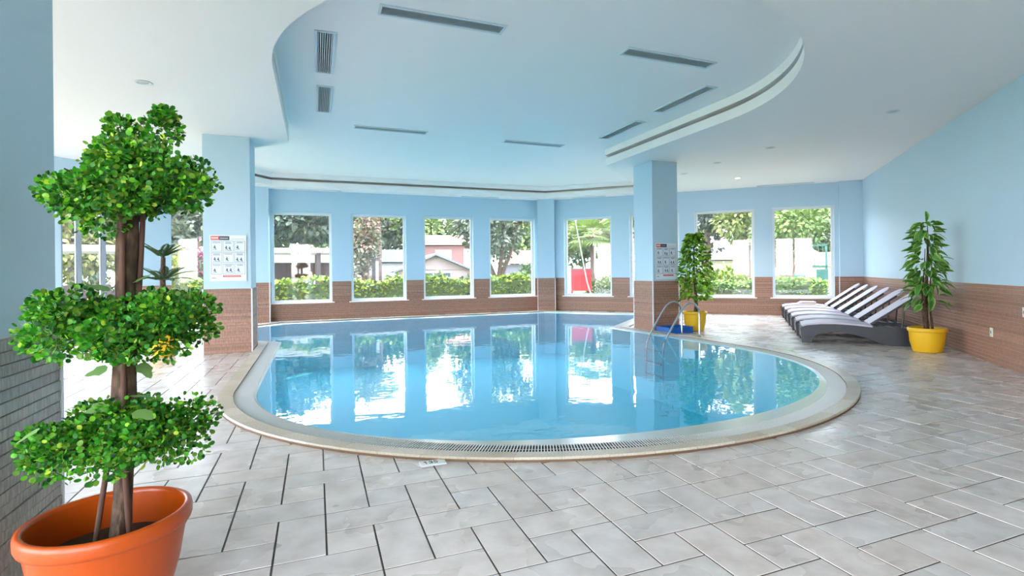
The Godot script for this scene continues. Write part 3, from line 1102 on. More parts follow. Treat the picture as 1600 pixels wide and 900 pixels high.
func make_lounger() -> Node3D:
	var t := thing("sun_lounger", "", "sun lounger")
	var top := [Vector2(0.0, 0.27), Vector2(0.03, 0.32), Vector2(0.12, 0.35), Vector2(0.35, 0.378), Vector2(0.6, 0.385), Vector2(0.9, 0.37), Vector2(1.2, 0.34), Vector2(1.6, 0.325), Vector2(1.93, 0.32)]
	var low := [Vector2(1.93, 0.0), Vector2(1.45, 0.0), Vector2(1.3, 0.05), Vector2(1.1, 0.125), Vector2(0.9, 0.185), Vector2(0.68, 0.222), Vector2(0.48, 0.222), Vector2(0.32, 0.185), Vector2(0.23, 0.12), Vector2(0.185, 0.0), Vector2(0.03, 0.0)]
	var outline := PackedVector2Array()
	for p in top: outline.append(p)
	for p in low: outline.append(p)
	for z in [-0.335, 0.335]:
		var s := Shape.new()
		var tri := Geometry2D.triangulate_polygon(outline)
		for side in [-1.0, 1.0]:
			var i0 := s.v.size()
			for p in outline:
				s.vert(Vector3(p.x, p.y, z + side * 0.032), Vector3(0, 0, side))
			for k in range(0, tri.size(), 3):
				s.face(i0 + tri[k], i0 + tri[k + 1], i0 + tri[k + 2])
		for k in outline.size():
			var a := outline[k]
			var b := outline[(k + 1) % outline.size()]
			var d := (b - a).normalized()
			s.quad(Vector3(a.x, a.y, z - 0.032), Vector3(b.x, b.y, z - 0.032), Vector3(b.x, b.y, z + 0.032), Vector3(a.x, a.y, z + 0.032), Vector3(-d.y, d.x, 0))
		obj("side_frame", s, M.resin, t)
	# curved seat
	var seat := Shape.new()
	for k in 6:
		var a: Vector2 = top[k + 1] if k < 5 else top[6]
		var b: Vector2 = top[k + 2] if k < 5 else Vector2(1.22, 0.338)
		if k == 5:
			break
		var up := Vector3(-(b - a).y, (b - a).x, 0).normalized()
		seat.quad(Vector3(a.x, a.y + 0.018, -0.378), Vector3(b.x, b.y + 0.018, -0.378), Vector3(b.x, b.y + 0.018, 0.378), Vector3(a.x, a.y + 0.018, 0.378), up)
		seat.quad(Vector3(a.x, a.y - 0.012, -0.378), Vector3(b.x, b.y - 0.012, -0.378), Vector3(b.x, b.y - 0.012, 0.378), Vector3(a.x, a.y - 0.012, 0.378), -up)
		for z in [-0.378, 0.378]:
			seat.quad(Vector3(a.x, a.y - 0.012, z), Vector3(b.x, b.y - 0.012, z), Vector3(b.x, b.y + 0.018, z), Vector3(a.x, a.y + 0.018, z), Vector3(0, 0, z))
	obj("seat", seat, M.sling, t)
	var fo := Shape.new()
	fo.box(Vector3(0.045, 0.2, 0), Vector3(0.05, 0.22, 0.64))
	obj("foot_panel", fo, M.resin, t)
	for x in [1.3, 1.42, 1.54, 1.66, 1.78]:
		var sl := Shape.new()
		sl.slab(Vector3(x, 0.3, 0), Vector3(0.09, 0.02, 0.62), 0.005)
		obj("rear_slat", sl, M.resin, t)
	var en := Shape.new()
	en.box(Vector3(1.9, 0.16, 0), Vector3(0.05, 0.3, 0.64))
	obj("head_panel", en, M.resin, t)
	# backrest: a plate with a rounded head, tipped up
	var bk := Shape.new()
	var plate := PackedVector2Array()
	plate.append(Vector2(0, -0.29)); plate.append(Vector2(0.8, -0.29))
	for k in 9:
		var a := -PI / 2 + PI * k / 8.0
		plate.append(Vector2(0.84 + 0.19 * cos(a), 0.29 * sin(a)))
	plate.append(Vector2(0.8, 0.29)); plate.append(Vector2(0, 0.29))
	var tilt := Basis(Vector3(0, 0, 1), deg_to_rad(36))
	var pr := Shape.new()
	pr.prism(plate, -0.018, 0.018)
	for k in pr.v.size():
		pr.v[k] = Vector3(1.17, 0.375, 0) + tilt * pr.v[k]
		pr.n[k] = tilt * pr.n[k]
	obj("backrest", pr, M.sling, t)
	for z in [-0.27, 0.27]:
		var st := Shape.new()
		st.tube([Vector3(1.68, 0.31, z), Vector3(1.72, 0.74, z)], [0.014], 8)
		obj("strut", st, M.resin, t)
	var ed := Shape.new()
	for k in pr.v.size():
		pass
	for z in [-0.292, 0.292]:
		ed.box(Vector3(1.17, 0.375, 0) + tilt * Vector3(0.42, -0.004, z), Vector3(0.82, 0.036, 0.012), tilt)
	obj("backrest_edge", ed, M.resin, t)
	return t

# ------------------------------------------------------------------ plants
func round_leaf() -> ArrayMesh:
	var s := Shape.new()
	var m := s.vert(Vector3(0, -0.12, 0.5), Vector3.UP)
	for k in 7:
		var a := TAU * k / 7.0
		s.vert(Vector3(0.5 * sin(a), 0.0, 0.5 - 0.5 * cos(a)), Vector3(-0.3 * sin(a), 1, 0.3 * cos(a)).normalized())
	for k in 7:
		s.face(m, m + 1 + k, m + 1 + (k + 1) % 7)
	return s.mesh()

func long_leaf(wide: float, droop: float, edge: Color, heart: Color) -> ArrayMesh:
	var s := Shape.new()
	var rows := [[0.0, 0.02], [0.18, 0.62], [0.42, 1.0], [0.68, 0.8], [0.88, 0.36], [1.0, 0.0]]
	for r in rows:
		var z: float = r[0]
		var w: float = r[1] * wide * 0.5
		var y := -droop * z * z
		var nn := Vector3(0, 1, 2.0 * droop * z).normalized()
		s.tint = edge
		s.vert(Vector3(-w, y + w * 0.35, z), (nn + Vector3(0.35, 0, 0)).normalized())
		s.tint = heart
		s.vert(Vector3(-w * 0.45, y + w * 0.12, z), nn)
		s.vert(Vector3(w * 0.45, y + w * 0.12, z), nn)
		s.tint = edge
		s.vert(Vector3(w, y + w * 0.35, z), (nn - Vector3(0.35, 0, 0)).normalized())
	for r in rows.size() - 1:
		for k in 3:
			var a := r * 4 + k
			s.face(a, a + 1, a + 5); s.face(a, a + 5, a + 4)
	return s.mesh()

func facing(dir: Vector3, roll: float, size: float, wide := 1.0) -> Basis:
	var z := dir.normalized()
	var up := Vector3.UP if absf(z.y) < 0.95 else Vector3.RIGHT
	var x := up.cross(z).normalized()
	var y := z.cross(x)
	return Basis(x * wide, y, z).scaled_local(Vector3.ONE * size) * Basis(Vector3(0, 0, 1), roll)

func pot(parent: Node3D, r: float, h: float, m: Material, fat := 0.72) -> void:
	var s := Shape.new()
	s.lathe([Vector2(0.0, 0.0), Vector2(r * fat * 0.97, 0.0), Vector2(r * fat, 0.012), Vector2(r * (fat + 0.14), h * 0.42), Vector2(r * 0.93, h * 0.84)], 40)
	obj("pot_body", s, m, parent)
	var rim := Shape.new()
	rim.lathe([Vector2(r * 0.93, h * 0.83), Vector2(r * 0.985, h * 0.84), Vector2(r, h * 0.87), Vector2(r * 1.005, h * 0.94), Vector2(r * 0.99, h * 0.985), Vector2(r * 0.95, h), Vector2(r * 0.91, h * 0.99), Vector2(r * 0.9, h * 0.95), Vector2(r * 0.87, h * 0.7), Vector2(r * 0.84, h * 0.56)], 40)
	obj("pot_rim", rim, m, parent)
	var so := Shape.new()
	so.lathe([Vector2(r * 0.86, h * 0.62), Vector2(r * 0.5, h * 0.66), Vector2(0.0, h * 0.68)], 24)
	obj("soil", so, M.soil, parent)

func build_plants() -> void:
	topiary()
	leafy_plant()
	ficus()
	cycad()

func topiary() -> void:
	var t := thing("topiary_tree", "three-tiered leafy topiary with a bark trunk growing from the terracotta pot", "plant", Vector3(-0.80, 0, -2.85))
	var pt := thing("flower_pot", "large round orange terracotta pot holding the tiered topiary", "pot", Vector3(-0.84, 0, -2.85))
	pot(pt, 0.305, 0.42, M.terracotta, 0.70)
	var tr := Shape.new()
	var path := []
	var rad := []
	for k in 16:
		var y := 0.27 + 1.55 * k / 15.0
		path.append(Vector3(0.012 * sin(y * 3.1) - 0.02 + 0.04 * y, y, 0.012 * cos(y * 2.3)))
		rad.append(0.040 + 0.005 * sin(y * 9.0) - 0.004 * k / 15.0)
	tr.tube(path, rad, 12)
	obj("trunk", tr, M.bark, t)
	for q in [[0.055, 0.5, 0.03], [-0.06, 2.6, -0.02], [0.03, 4.4, 0.04]]:
		var s := Shape.new()
		var pp := []
		for k in 12:
			var y := 0.26 + 1.56 * k / 11.0
			var a: float = q[1] + y * 0.9
			pp.append(Vector3(cos(a) * (0.043 + 0.09 * maxf(0, 0.7 - y)) - 0.02 + 0.04 * y, y, sin(a) * (0.043 + 0.09 * maxf(0, 0.7 - y))))
		s.tube(pp, [0.011], 7)
		obj("vine_stem", s, M.vine, t)
	var leaf := round_leaf()
	var greens := [lin(40, 116, 26), lin(58, 146, 30), lin(104, 190, 40), lin(160, 216, 50), lin(20, 66, 24), lin(204, 222, 70)]
	# tiers: centre height, radius, half height, clumps
	for q in [[1.85, 0.285, 0.24, 34, 9000, 0.05], [1.255, 0.335, 0.17, 32, 8800, 0.0], [0.75, 0.325, 0.13, 30, 7600, 0.0]]:
		var where := []
		var tints := []
		var clumps := []
		for k in q[3]:
			var a: float = TAU * k / q[3] * 2.0 + rng.randf_range(-0.2, 0.2)
			var r: float = q[1] * (0.78 if k % 2 == 0 else rng.randf_range(0.1, 0.55))
			clumps.append([Vector3(cos(a) * r + 0.04 * q[0] - 0.02, q[0] + rng.randf_range(-0.7, 0.7) * q[2] * (1.0 if k % 2 else 0.6), sin(a) * r), rng.randf_range(0.08, 0.12)])
		if q[5] > 0.0:
			clumps.append([Vector3(0.19, q[0] + 0.22, 0.10), 0.075]); clumps.append([Vector3(0.2, q[0] + 0.28, 0.11), 0.045]); clumps.append([Vector3(0.02, q[0] + 0.24, 0.02), 0.06]); clumps.append([Vector3(0.31, q[0] - 0.02, 0.16), 0.07])
		for k in q[4]:
			var c: Array = clumps[rng.randi() % clumps.size()]
			var o := Vector3(rng.randfn(), rng.randfn(), rng.randfn()).normalized()
			var p: Vector3 = c[0] + o * c[1] * pow(rng.randf(), 0.33) * Vector3(1.0, 0.85, 1.0)
			var d := (o + Vector3(rng.randf_range(-0.6, 0.6), rng.randf_range(-0.5, 0.7), rng.randf_range(-0.6, 0.6))).normalized()
			where.append(Transform3D(facing(d, rng.randf_range(-PI, PI), rng.randf_range(0.014, 0.025)), p))
			var g: Color = greens[[4, 0, 0, 1, 1, 2, 2, 3, 5][mini(8, int(absf(rng.randfn()) * 3.6))]]
			tints.append(g.lerp(greens[rng.randi() % 6], 0.25))
		leaves("leaf_tier", leaf, M.leaf, where, tints, t)
		for k in 9:
			var a := TAU * k / 9.0
			var tw := Shape.new()
			tw.tube([Vector3(0, q[0] - 0.08, 0), Vector3(cos(a) * q[1] * 0.4, q[0] - 0.02, sin(a) * q[1] * 0.4), Vector3(cos(a) * q[1] * 0.8, q[0] + 0.02, sin(a) * q[1] * 0.8)], [0.008, 0.006, 0.003], 5)
			obj("twig", tw, M.vine, t)
	# broad ivy leaves of the vine
	var big := Shape.new()
	var ivy := [Vector2(0, 0), Vector2(-0.35, 0.1), Vector2(-0.5, 0.45), Vector2(-0.28, 0.6), Vector2(-0.2, 0.85), Vector2(0, 1.0), Vector2(0.2, 0.85), Vector2(0.3, 0.58), Vector2(0.5, 0.42), Vector2(0.34, 0.08)]
	big.tint = Color(1, 1, 1)
	var mid := big.vert(Vector3(0, 0.03, 0.45), Vector3.UP)
	for p in ivy:
		big.vert(Vector3(p.x, -0.04 * absf(p.x), p.y), Vector3.UP)
	for k in ivy.size():
		big.face(mid, mid + 1 + k, mid + 1 + (k + 1) % ivy.size())
	var bm := big.mesh()
	var im := mat(rgb(122, 160, 92), 0.6)
	im.backlight_enabled = true
	im.backlight = Color(0.5, 0.6, 0.3)
	for q in [[Vector3(-0.03, 1.055, 0.03), Vector3(-0.9, -0.35, 0.2)], [Vector3(0.08, 1.06, 0.0), Vector3(0.5, -0.8, 0.3)], [Vector3(-0.03, 0.9, 0.03), Vector3(-0.5, -0.2, 0.4)], [Vector3(0.06, 0.93, 0.05), Vector3(0.8, -0.1, 0.3)], [Vector3(-0.2, 0.86, 0.2), Vector3(-0.6, -0.5, 0.6)], [Vector3(0.12, 0.9, 0.22), Vector3(0.7, -0.4, 0.5)], [Vector3(-0.10, 1.40, 0.02), Vector3(-0.8, 0.2, 0.2)], [Vector3(0.05, 1.42, -0.02), Vector3(0.9, 0.35, 0.3)], [Vector3(-0.02, 1.39, 0.02), Vector3(-0.9, 0.2, 0.5)]]:
		var o := put("ivy_leaf", bm, im, t)
		o.transform = Transform3D(facing(q[1], rng.randf_range(-0.5, 0.5), 0.085), q[0])

func leafy_plant() -> void:
	var at := Vector3(9.61, 0, -5.93)
	var pt := thing("yellow_pot", "round yellow plastic pot holding the variegated plant by the socket wall", "pot", at)
	pot(pt, 0.285, 0.41, M.yellow_pot, 0.74)
	var t := thing("variegated_plant", "tall leafy plant with pale-edged leaves in a yellow pot by the socket wall", "plant", at)
	var st := Shape.new()
	for q in [[0.03, 0.0, 2.2], [-0.04, 0.02, 1.9], [0.0, -0.04, 1.75], [0.05, 0.05, 1.5]]:
		var pp := []
		for k in 9:
			var y: float = 0.26 + (q[2] - 0.26) * k / 8.0
			pp.append(Vector3(q[0] + 0.025 * sin(y * 4.0 + q[2]), y, q[1] + 0.02 * cos(y * 3.0)))
		st.tube(pp, [0.022, 0.02, 0.018, 0.016, 0.014, 0.012, 0.01, 0.008, 0.005], 7)
	obj("stems", st, M.bark, t)
	var kinds := []
	for g in [[lin(176, 204, 104), lin(58, 116, 48)], [lin(150, 190, 84), lin(74, 138, 56)], [lin(196, 214, 128), lin(92, 150, 64)]]:
		kinds.append(long_leaf(0.42, 0.22, g[0], g[1]))
		kinds.append(long_leaf(0.46, 0.42, g[0], g[1]))
	for k in 210:
		var y := 0.72 + 1.5 * pow(rng.randf(), 0.85)
		var f := (y - 0.72) / 1.5
		var reach := 0.08 + 0.12 * sin(PI * clampf(f * 0.8 + 0.22, 0, 1)) * rng.randf_range(0.2, 1.0)
		var a := k * 2.39996 + rng.randf_range(-0.3, 0.3)
		var d := Vector3(cos(a), rng.randf_range(-0.95, 0.35), sin(a))
		var size := rng.randf_range(0.20, 0.29) * (1.0 - 0.2 * f)
		var o := put("leaf", kinds[rng.randi() % 6], M.leaf_flat, t)
		o.transform = Transform3D(facing(d, rng.randf_range(-0.9, 0.9), size), Vector3(cos(a) * reach, y, sin(a) * reach))
	for k in 3:
		var o2 := put("leaf", kinds[k], M.leaf_flat, t)
		o2.transform = Transform3D(facing(Vector3(0.2 - 0.2 * k, 1.0, 0.1), 0.0, 0.16), Vector3(0.02 * k, 2.2 + 0.02 * k, 0))

func ficus() -> void:
	var at := Vector3(8.25, 0, -10.28)
	var pt := thing("yellow_pot", "round yellow pot holding the ficus behind the pool ladder", "pot", at)
	pot(pt, 0.28, 0.45, M.yellow_pot, 0.74)
	var t := thing("ficus_tree", "bushy green ficus in a yellow pot behind the pool ladder", "plant", at)
	var tr := Shape.new()
	tr.tube([Vector3(0, 0.28, 0), Vector3(0.03, 0.6, 0.02), Vector3(0.0, 1.0, 0.03), Vector3(-0.02, 1.5, 0.0), Vector3(0.0, 2.0, 0.0)], [0.05, 0.042, 0.036, 0.025, 0.01], 9)
	obj("trunk", tr, M.bark, t)
	var lf := long_leaf(0.6, 0.25, lin(150, 190, 72), lin(124, 170, 62))
	var where := []
	var tints := []
	var palette := [Color(0.3, 0.42, 0.2), Color(0.6, 0.7, 0.42), Color(1.1, 1.1, 0.8), Color(1.7, 1.6, 0.9)]
	for k in 1100:
		var y := 0.72 + 1.55 * rng.randf()
		var f := (y - 0.72) / 1.55
		var r := 0.42 * sqrt(rng.randf()) * (0.55 + 0.45 * sin(PI * clampf(0.15 + f * 0.8, 0, 1))) * (1.0 - 0.55 * pow(f, 3.0))
		var a := rng.randf() * TAU
		var d := Vector3(cos(a) + rng.randf_range(-0.5, 0.5), rng.randf_range(-0.7, 0.5), sin(a) + rng.randf_range(-0.5, 0.5))
		where.append(Transform3D(facing(d, rng.randf_range(-1, 1), rng.randf_range(0.09, 0.14)), Vector3(cos(a) * r, y, sin(a) * r)))
		tints.append(palette[rng.randi() % 4])
	leaves("foliage", lf, M.leaf_flat, where, tints, t)

func cycad() -> void:
	var at := Vector3(-2.52, 0, -11.30)
	var pt := thing("yellow_pot", "tall yellow pot holding the cycad beyond the first poster pillar", "pot", at)
	pot(pt, 0.23, 0.42, M.yellow_pot, 0.7)
	var t := thing("cycad", "two-tiered dark green cycad in a yellow pot beyond the first poster pillar", "plant", at)
	var tr := Shape.new()
	tr.tube([Vector3(0, 0.27, 0), Vector3(0.01, 0.8, 0), Vector3(0, 1.3, 0.01), Vector3(0.01, 1.75, 0)], [0.06, 0.055, 0.045, 0.035], 9)
	obj("trunk", tr, M.bark, t)
	var f := Shape.new()
	f.tint = lin(52, 80, 44)
	var rach := []
	for k in 8:
		var z := k / 7.0
		rach.append(Vector3(0, 0.28 * z - 0.34 * z * z, z))
	f.tube(rach, [0.014, 0.012, 0.009, 0.006, 0.003], 5)
	for k in 30:
		var z := 0.1 + 0.9 * k / 29.0
		var y := 0.28 * z - 0.34 * z * z
		var l := 0.17 * sin(PI * clampf(0.2 + z * 0.74, 0, 1))
		for s in [-1.0, 1.0]:
			f.tint = lin(58, 88, 50) if k % 3 else lin(92, 120, 70)
			f.quad(Vector3(0, y, z), Vector3(s * l * 0.6, y + 0.02, z + l * 0.35), Vector3(s * l, y - 0.01, z + l * 0.62), Vector3(s * l * 0.5, y + 0.005, z + l * 0.28 + 0.03), Vector3.UP)
	var fm := f.mesh()
	for q in [[1.74, 10, 0.46, 0.6], [1.33, 11, 0.52, 0.35]]:
		for k in q[1]:
			var a: float = TAU * k / q[1] + rng.randf_range(-0.12, 0.12)
			var o := put("frond", fm, M.leaf_flat, t)
			o.transform = Transform3D(facing(Vector3(cos(a), q[3] + rng.randf_range(-0.3, 0.35), sin(a)), 0.0, q[2]), Vector3(0, q[0], 0))

# ------------------------------------------------------------------ ladder, mat, sockets, depth mark
func build_small_things() -> void:
	var t := thing("pool_ladder", "bent stainless steel pool ladder rails on the coping", "ladder", Vector3(6.75, 0, -9.56))
	for z in [-0.30, 0.30]:
		var r := Shape.new()
		var pp := [Vector3(-0.16, -0.95, z), Vector3(-0.14, -0.3, z), Vector3(-0.12, -0.12, z), Vector3(-0.06, -0.02, z), Vector3(0.02, 0.12, z), Vector3(0.3, 0.53, z), Vector3(0.38, 0.63, z), Vector3(0.48, 0.70, z), Vector3(0.59, 0.725, z), Vector3(0.69, 0.69, z), Vector3(0.77, 0.60, z), Vector3(0.80, 0.48, z), Vector3(0.80, 0.3, z), Vector3(0.80, 0.0, z)]
		r.tube(pp, [0.022], 12)
		obj("rail", r, M.steel, t)
		var fl := Shape.new()
		fl.lathe([Vector2(0.022, 0.03), Vector2(0.045, 0.022), Vector2(0.05, 0.002)], 16, Vector3(0.80, 0, z))
		obj("foot_flange", fl, M.steel, t)
	for k in 3:
		var st := Shape.new()
		st.slab(Vector3(-0.15, -0.28 - 0.26 * k, 0), Vector3(0.09, 0.03, 0.56), 0.006)
		obj("step", st, M.steel, t)
	# blue tub
	var b := thing("foot_tub", "flat blue plastic foot tub between pillar and ladder", "tub", Vector3(7.56, 0, -10.14), 0.0)
	var bs := Shape.new()
	bs.slab(Vector3(0, 0.01, 0), Vector3(0.62, 0.02, 0.5), 0.004)
	for q in [[0, 0.245, 0.64, 0.02], [0, -0.245, 0.64, 0.02], [0.31, 0, 0.02, 0.5], [-0.31, 0, 0.02, 0.5]]:
		bs.slab(Vector3(q[0], 0.07, q[1]), Vector3(q[2], 0.14, q[3]), 0.005)
	obj("tub_body", bs, M.blue_plastic, b)
	for k in 4:
		var rb := Shape.new()
		rb.box(Vector3(-0.225 + 0.15 * k, 0.07, 0.258), Vector3(0.05, 0.11, 0.008))
		obj("rib", rb, M.blue_plastic, b)
	# depth mark tile
	var d := thing("depth_marker", "small white depth tile marked 135 lying at the coping", "marker", Vector3(0.80, 0.002, -4.04), 0.0)
	var ds := Shape.new()
	ds.slab(Vector3(0, 0.005, 0), Vector3(0.19, 0.01, 0.105), 0.002)
	obj("plate", ds, mat(rgb(226, 228, 226), 0.35), d)
	var tm := TextMesh.new()
	var font := SystemFont.new()
	font.font_names = PackedStringArray(["Droid Sans"])
	tm.font = font
	tm.text = "135"
	tm.font_size = 32
	tm.pixel_size = 0.0021
	tm.depth = 0.002
	var tx := put("digits", tm, mat(rgb(44, 46, 50), 0.6), d)
	tx.transform = Transform3D(Basis(Vector3.RIGHT, -PI / 2), Vector3(-0.015, 0.0108, -0.002))
	# wall sockets
	var n := Vector3(-0.744, 0, -0.668)
	for q in [[Vector3(9.283, 0.46, -4.80), "white wall socket on the brick wainscot past the variegated plant"], [Vector3(8.66, 0.826, -4.10), "tall white switch plate high on the brick wainscot"]]:
		var w := thing("wall_socket", q[1], "socket", q[0] + n * 0.006, atan2(n.x, n.z))
		var ps := Shape.new()
		ps.slab(Vector3(0, 0, 0.014), Vector3(0.085, 0.012, 0.13), 0.003, Basis(Vector3.RIGHT, Vector3.BACK, Vector3.DOWN))
		obj("plate", ps, M.plate, w)
		var hs := Shape.new()
		hs.lathe([Vector2(0.0, 0.0), Vector2(0.02, 0.0), Vector2(0.024, 0.002)], 14, Vector3(0, 0, 0.0205), Basis(Vector3.RIGHT, Vector3.BACK, Vector3.DOWN))
		obj("recess", hs, M.grey_metal, w)

# ------------------------------------------------------------------ garden outside
func build_garden() -> void:
	var g := structure("ground", "lawn and paths around the pool hall")
	var foot := Geometry2D.offset_polygon(room(), WALL_T)[0]
	var big := PackedVector2Array([Vector2(-90, -90), Vector2(90, -90), Vector2(90, 60), Vector2(-90, 60)])
	var s := Shape.new()
	for p in split_minus(big, foot, 1.0):
		s.flat_poly(p, -0.06, Vector3.UP)
	obj("lawn", s, M.lawn, g)
	var card := long_leaf(0.6, 0.2, Color(1, 1, 1), Color(0.8, 0.8, 0.8))
	M.card = card
	# clipped hedge under the garden windows
	hedge("clipped_hedge", "long bright yellow-green clipped hedge right outside the garden windows", Vector3(2.7, 0, -20.7), 13.0, 1.1, 1.13, 0.0, [lin(196, 214, 40), lin(150, 184, 40), lin(108, 150, 44), lin(70, 112, 44), lin(214, 222, 70)], 9000)
	var br := (P2 + P3) * 0.5
	var dirb := Vector2(1, -1).normalized()
	hedge("low_hedge", "low green hedge under the loungers' window", Vector3(14.6, 0, -14.9), 4.6, 1.2, 0.95, -PI / 4, [lin(150, 190, 60), lin(110, 156, 56), lin(190, 212, 70), lin(84, 128, 50)], 4200)
	ball_bush("rounded_hedge", "dome-shaped yellow-green hedge behind the ficus", on_ground(1130, 21.5, 0), Vector3(1.9, 1.5, 1.2), [lin(206, 214, 44), lin(160, 186, 44), lin(116, 150, 50)], 3400)
	ball_bush("round_bush", "round pale green bush before the tiled-roof houses", on_ground(680, 25.0), Vector3(1.2, 1.5, 1.0), [lin(186, 198, 110), lin(150, 170, 90), lin(206, 214, 130)], 1800)
	ball_bush("round_bush", "small dull green bush by the low white shed", on_ground(730, 26.0), Vector3(0.6, 1.3, 0.6), [lin(140, 158, 100), lin(170, 184, 120)], 1200)
	ball_bush("round_bush", "leafy bush beside the path lamp", on_ground(617, 25.0), Vector3(0.7, 1.4, 0.7), [lin(184, 200, 90), lin(150, 176, 80)], 1200)
	ball_bush("round_bush", "bush spreading below the olive tree", on_ground(812, 23.5), Vector3(1.4, 1.35, 0.9), [lin(150, 190, 90), lin(110, 160, 80), lin(186, 206, 110)], 1800)
	ball_bush("round_bush", "clipped ball bush at the olive tree's wall", on_ground(826, 26.5), Vector3(0.7, 2.0, 0.7), [lin(150, 176, 70), lin(120, 150, 60)], 1200)
	ball_bush("round_bush", "shrubs tangled beside the red board", on_ground(945, 22.5), Vector3(1.0, 1.2, 0.8), [lin(150, 170, 90), lin(106, 140, 70), lin(190, 190, 120)], 1600)
	ball_bush("yellow_shrub", "yellow ball shrub outside the cycad's door", on_ground(280, 18.5), Vector3(0.55, 2.5, 0.5), [lin(226, 214, 50), lin(196, 190, 50)], 1200)
	ball_bush("door_shrub", "dark clipped shrub outside the sliding door", on_ground(150, 17.5), Vector3(0.95, 1.55, 0.7), [lin(106, 124, 70), lin(140, 150, 90), lin(84, 104, 60)], 1500)
	ball_bush("bougainvillea", "pink flowering bougainvillea outside the cycad's door", on_ground(305, 19.5), Vector3(0.7, 2.75, 0.6), [lin(226, 80, 150), lin(236, 120, 170), lin(150, 160, 90)], 1500)
	# trees
	var olive := [lin(128, 136, 100), lin(160, 164, 130), lin(104, 112, 82), lin(184, 186, 156)]
	var fresh := [lin(150, 176, 80), lin(184, 204, 104), lin(116, 148, 70), lin(206, 218, 140)]
	var pine := [lin(86, 104, 70), lin(112, 128, 86), lin(70, 86, 62)]
	tree("pine_tree", "broad dull green pine above the bar hut", on_ground(470, 36), 8.2, 4.6, 0.36, pine, 9000, 0.34, 3.2)
	tree("flowering_climber", "upright trunk wrapped in pale flowering climber", on_ground(570, 24), 5.2, 0.75, 0.05, [lin(214, 206, 170), lin(120, 130, 80), lin(206, 128, 110), lin(190, 184, 140)], 2400, 0.16, 0.7)
	tree("olive_tree", "gnarled grey-green olive tree with a split trunk", on_ground(778, 25.5), 5.4, 2.2, 0.36, olive, 4200, 0.2, 2.0, true)
	tree("young_tree", "young light green tree with a slim forked trunk", on_ground(1228, 23.0), 5.2, 2.0, 0.34, [lin(146, 176, 70), lin(184, 204, 96), lin(112, 146, 60)], 4200, 0.18, 1.9, true)
	tree("dark_conifer", "dark grey-green conifer behind the ficus", on_ground(1105, 31), 7.6, 2.7, 0.3, [lin(96, 104, 84), lin(126, 130, 110), lin(76, 84, 70)], 4200, 0.24, 2.7)
	tree("lime_tree", "light lime-green tree next to the dark conifer", on_ground(1166, 29), 6.6, 2.2, 0.3, [lin(196, 206, 100), lin(168, 186, 84), lin(214, 218, 130)], 3600, 0.24, 2.2)
	tree("pink_trunk_tree", "yellow-green tree with a pinkish trunk outside the sliding door", on_ground(150, 27.5), 7.4, 2.6, 0.45, [lin(206, 200, 120), lin(170, 170, 90), lin(140, 150, 80)], 3600, 0.22, 2.0)
	tree("yellow_tree", "yellow-leaved tree beyond the fence outside the sliding door", on_ground(112, 25), 6.2, 2.3, 0.2, [lin(214, 204, 120), lin(190, 186, 100), lin(160, 164, 90)], 3600, 0.26, 2.0)
	tree("mottled_tree", "mottled olive tree behind the pink bougainvillea", on_ground(285, 27), 6.4, 2.4, 0.2, olive, 3600, 0.26, 2.0)
	palm("fan_palm", "small fan palm behind the red board", on_ground(925, 27), 4.2, 1.5)
	palm("fan_palm", "fan palm with hanging fronds past the climber", on_ground(592, 33), 6.4, 1.6)
	var k := 0
	for q in [[60, 36, 8.0], [150, 40, 8.5], [235, 36, 7.6], [310, 41, 8.6], [385, 38, 8.0], [530, 52, 8.4], [610, 53, 8.0], [665, 52, 8.8], [735, 54, 9.0], [800, 50, 8.0], [865, 47, 8.0], [912, 54, 7.6], [985, 45, 7.4], [1045, 48, 8.2], [1200, 52, 8.4], [1262, 54, 9.0], [1310, 52, 8.8], [1380, 40, 7.4]]:
		var pal := fresh if k % 3 else olive
		tree("garden_tree", "pale green broadleaf tree in the row closing the garden", on_ground(q[0], q[1]), q[2], 3.6, 0.2, pal, 4200, 0.42, q[2] * 0.42, false, "trees closing the garden")
		k += 1
	garden_buildings()

func hedge(called: String, label: String, at: Vector3, length: float, deep: float, high: float, turn: float, palette: Array, count: int) -> void:
	var t := thing(called, label, "hedge", at, turn)
	var where := []
	var tints := []
	for k in count:
		var p := Vector3(rng.randf_range(-0.5, 0.5) * length, 0, rng.randf_range(-0.5, 0.5) * deep)
		var bump := 0.09 * sin(p.x * 1.7) + 0.06 * sin(p.x * 4.1 + p.z * 3.0)
		var face := rng.randi() % 5
		p.y = (high + bump) * rng.randf_range(0.05, 1.0)
		if face < 2:
			p.y = high + bump - rng.randf() * 0.08
		elif face < 4:
			p.z = deep * 0.5 * (1.0 if face == 2 else -1.0) + rng.randf_range(-0.06, 0.06)
		var d := Vector3(rng.randf_range(-1, 1), rng.randf_range(0.0, 1.0), rng.randf_range(-1, 1))
		where.append(Transform3D(facing(d, rng.randf_range(-1, 1), rng.randf_range(0.10, 0.19)), p))
		tints.append(palette[rng.randi() % palette.size()])
	leaves("foliage", M.card, M.leaf_hedge, where, tints, t)
	var core := Shape.new()
	core.box(Vector3(0, high * 0.46, 0), Vector3(length - 0.1, high * 0.9, deep - 0.16))
	obj("twigs", core, mat(rgb(84, 92, 48), 0.95), t)

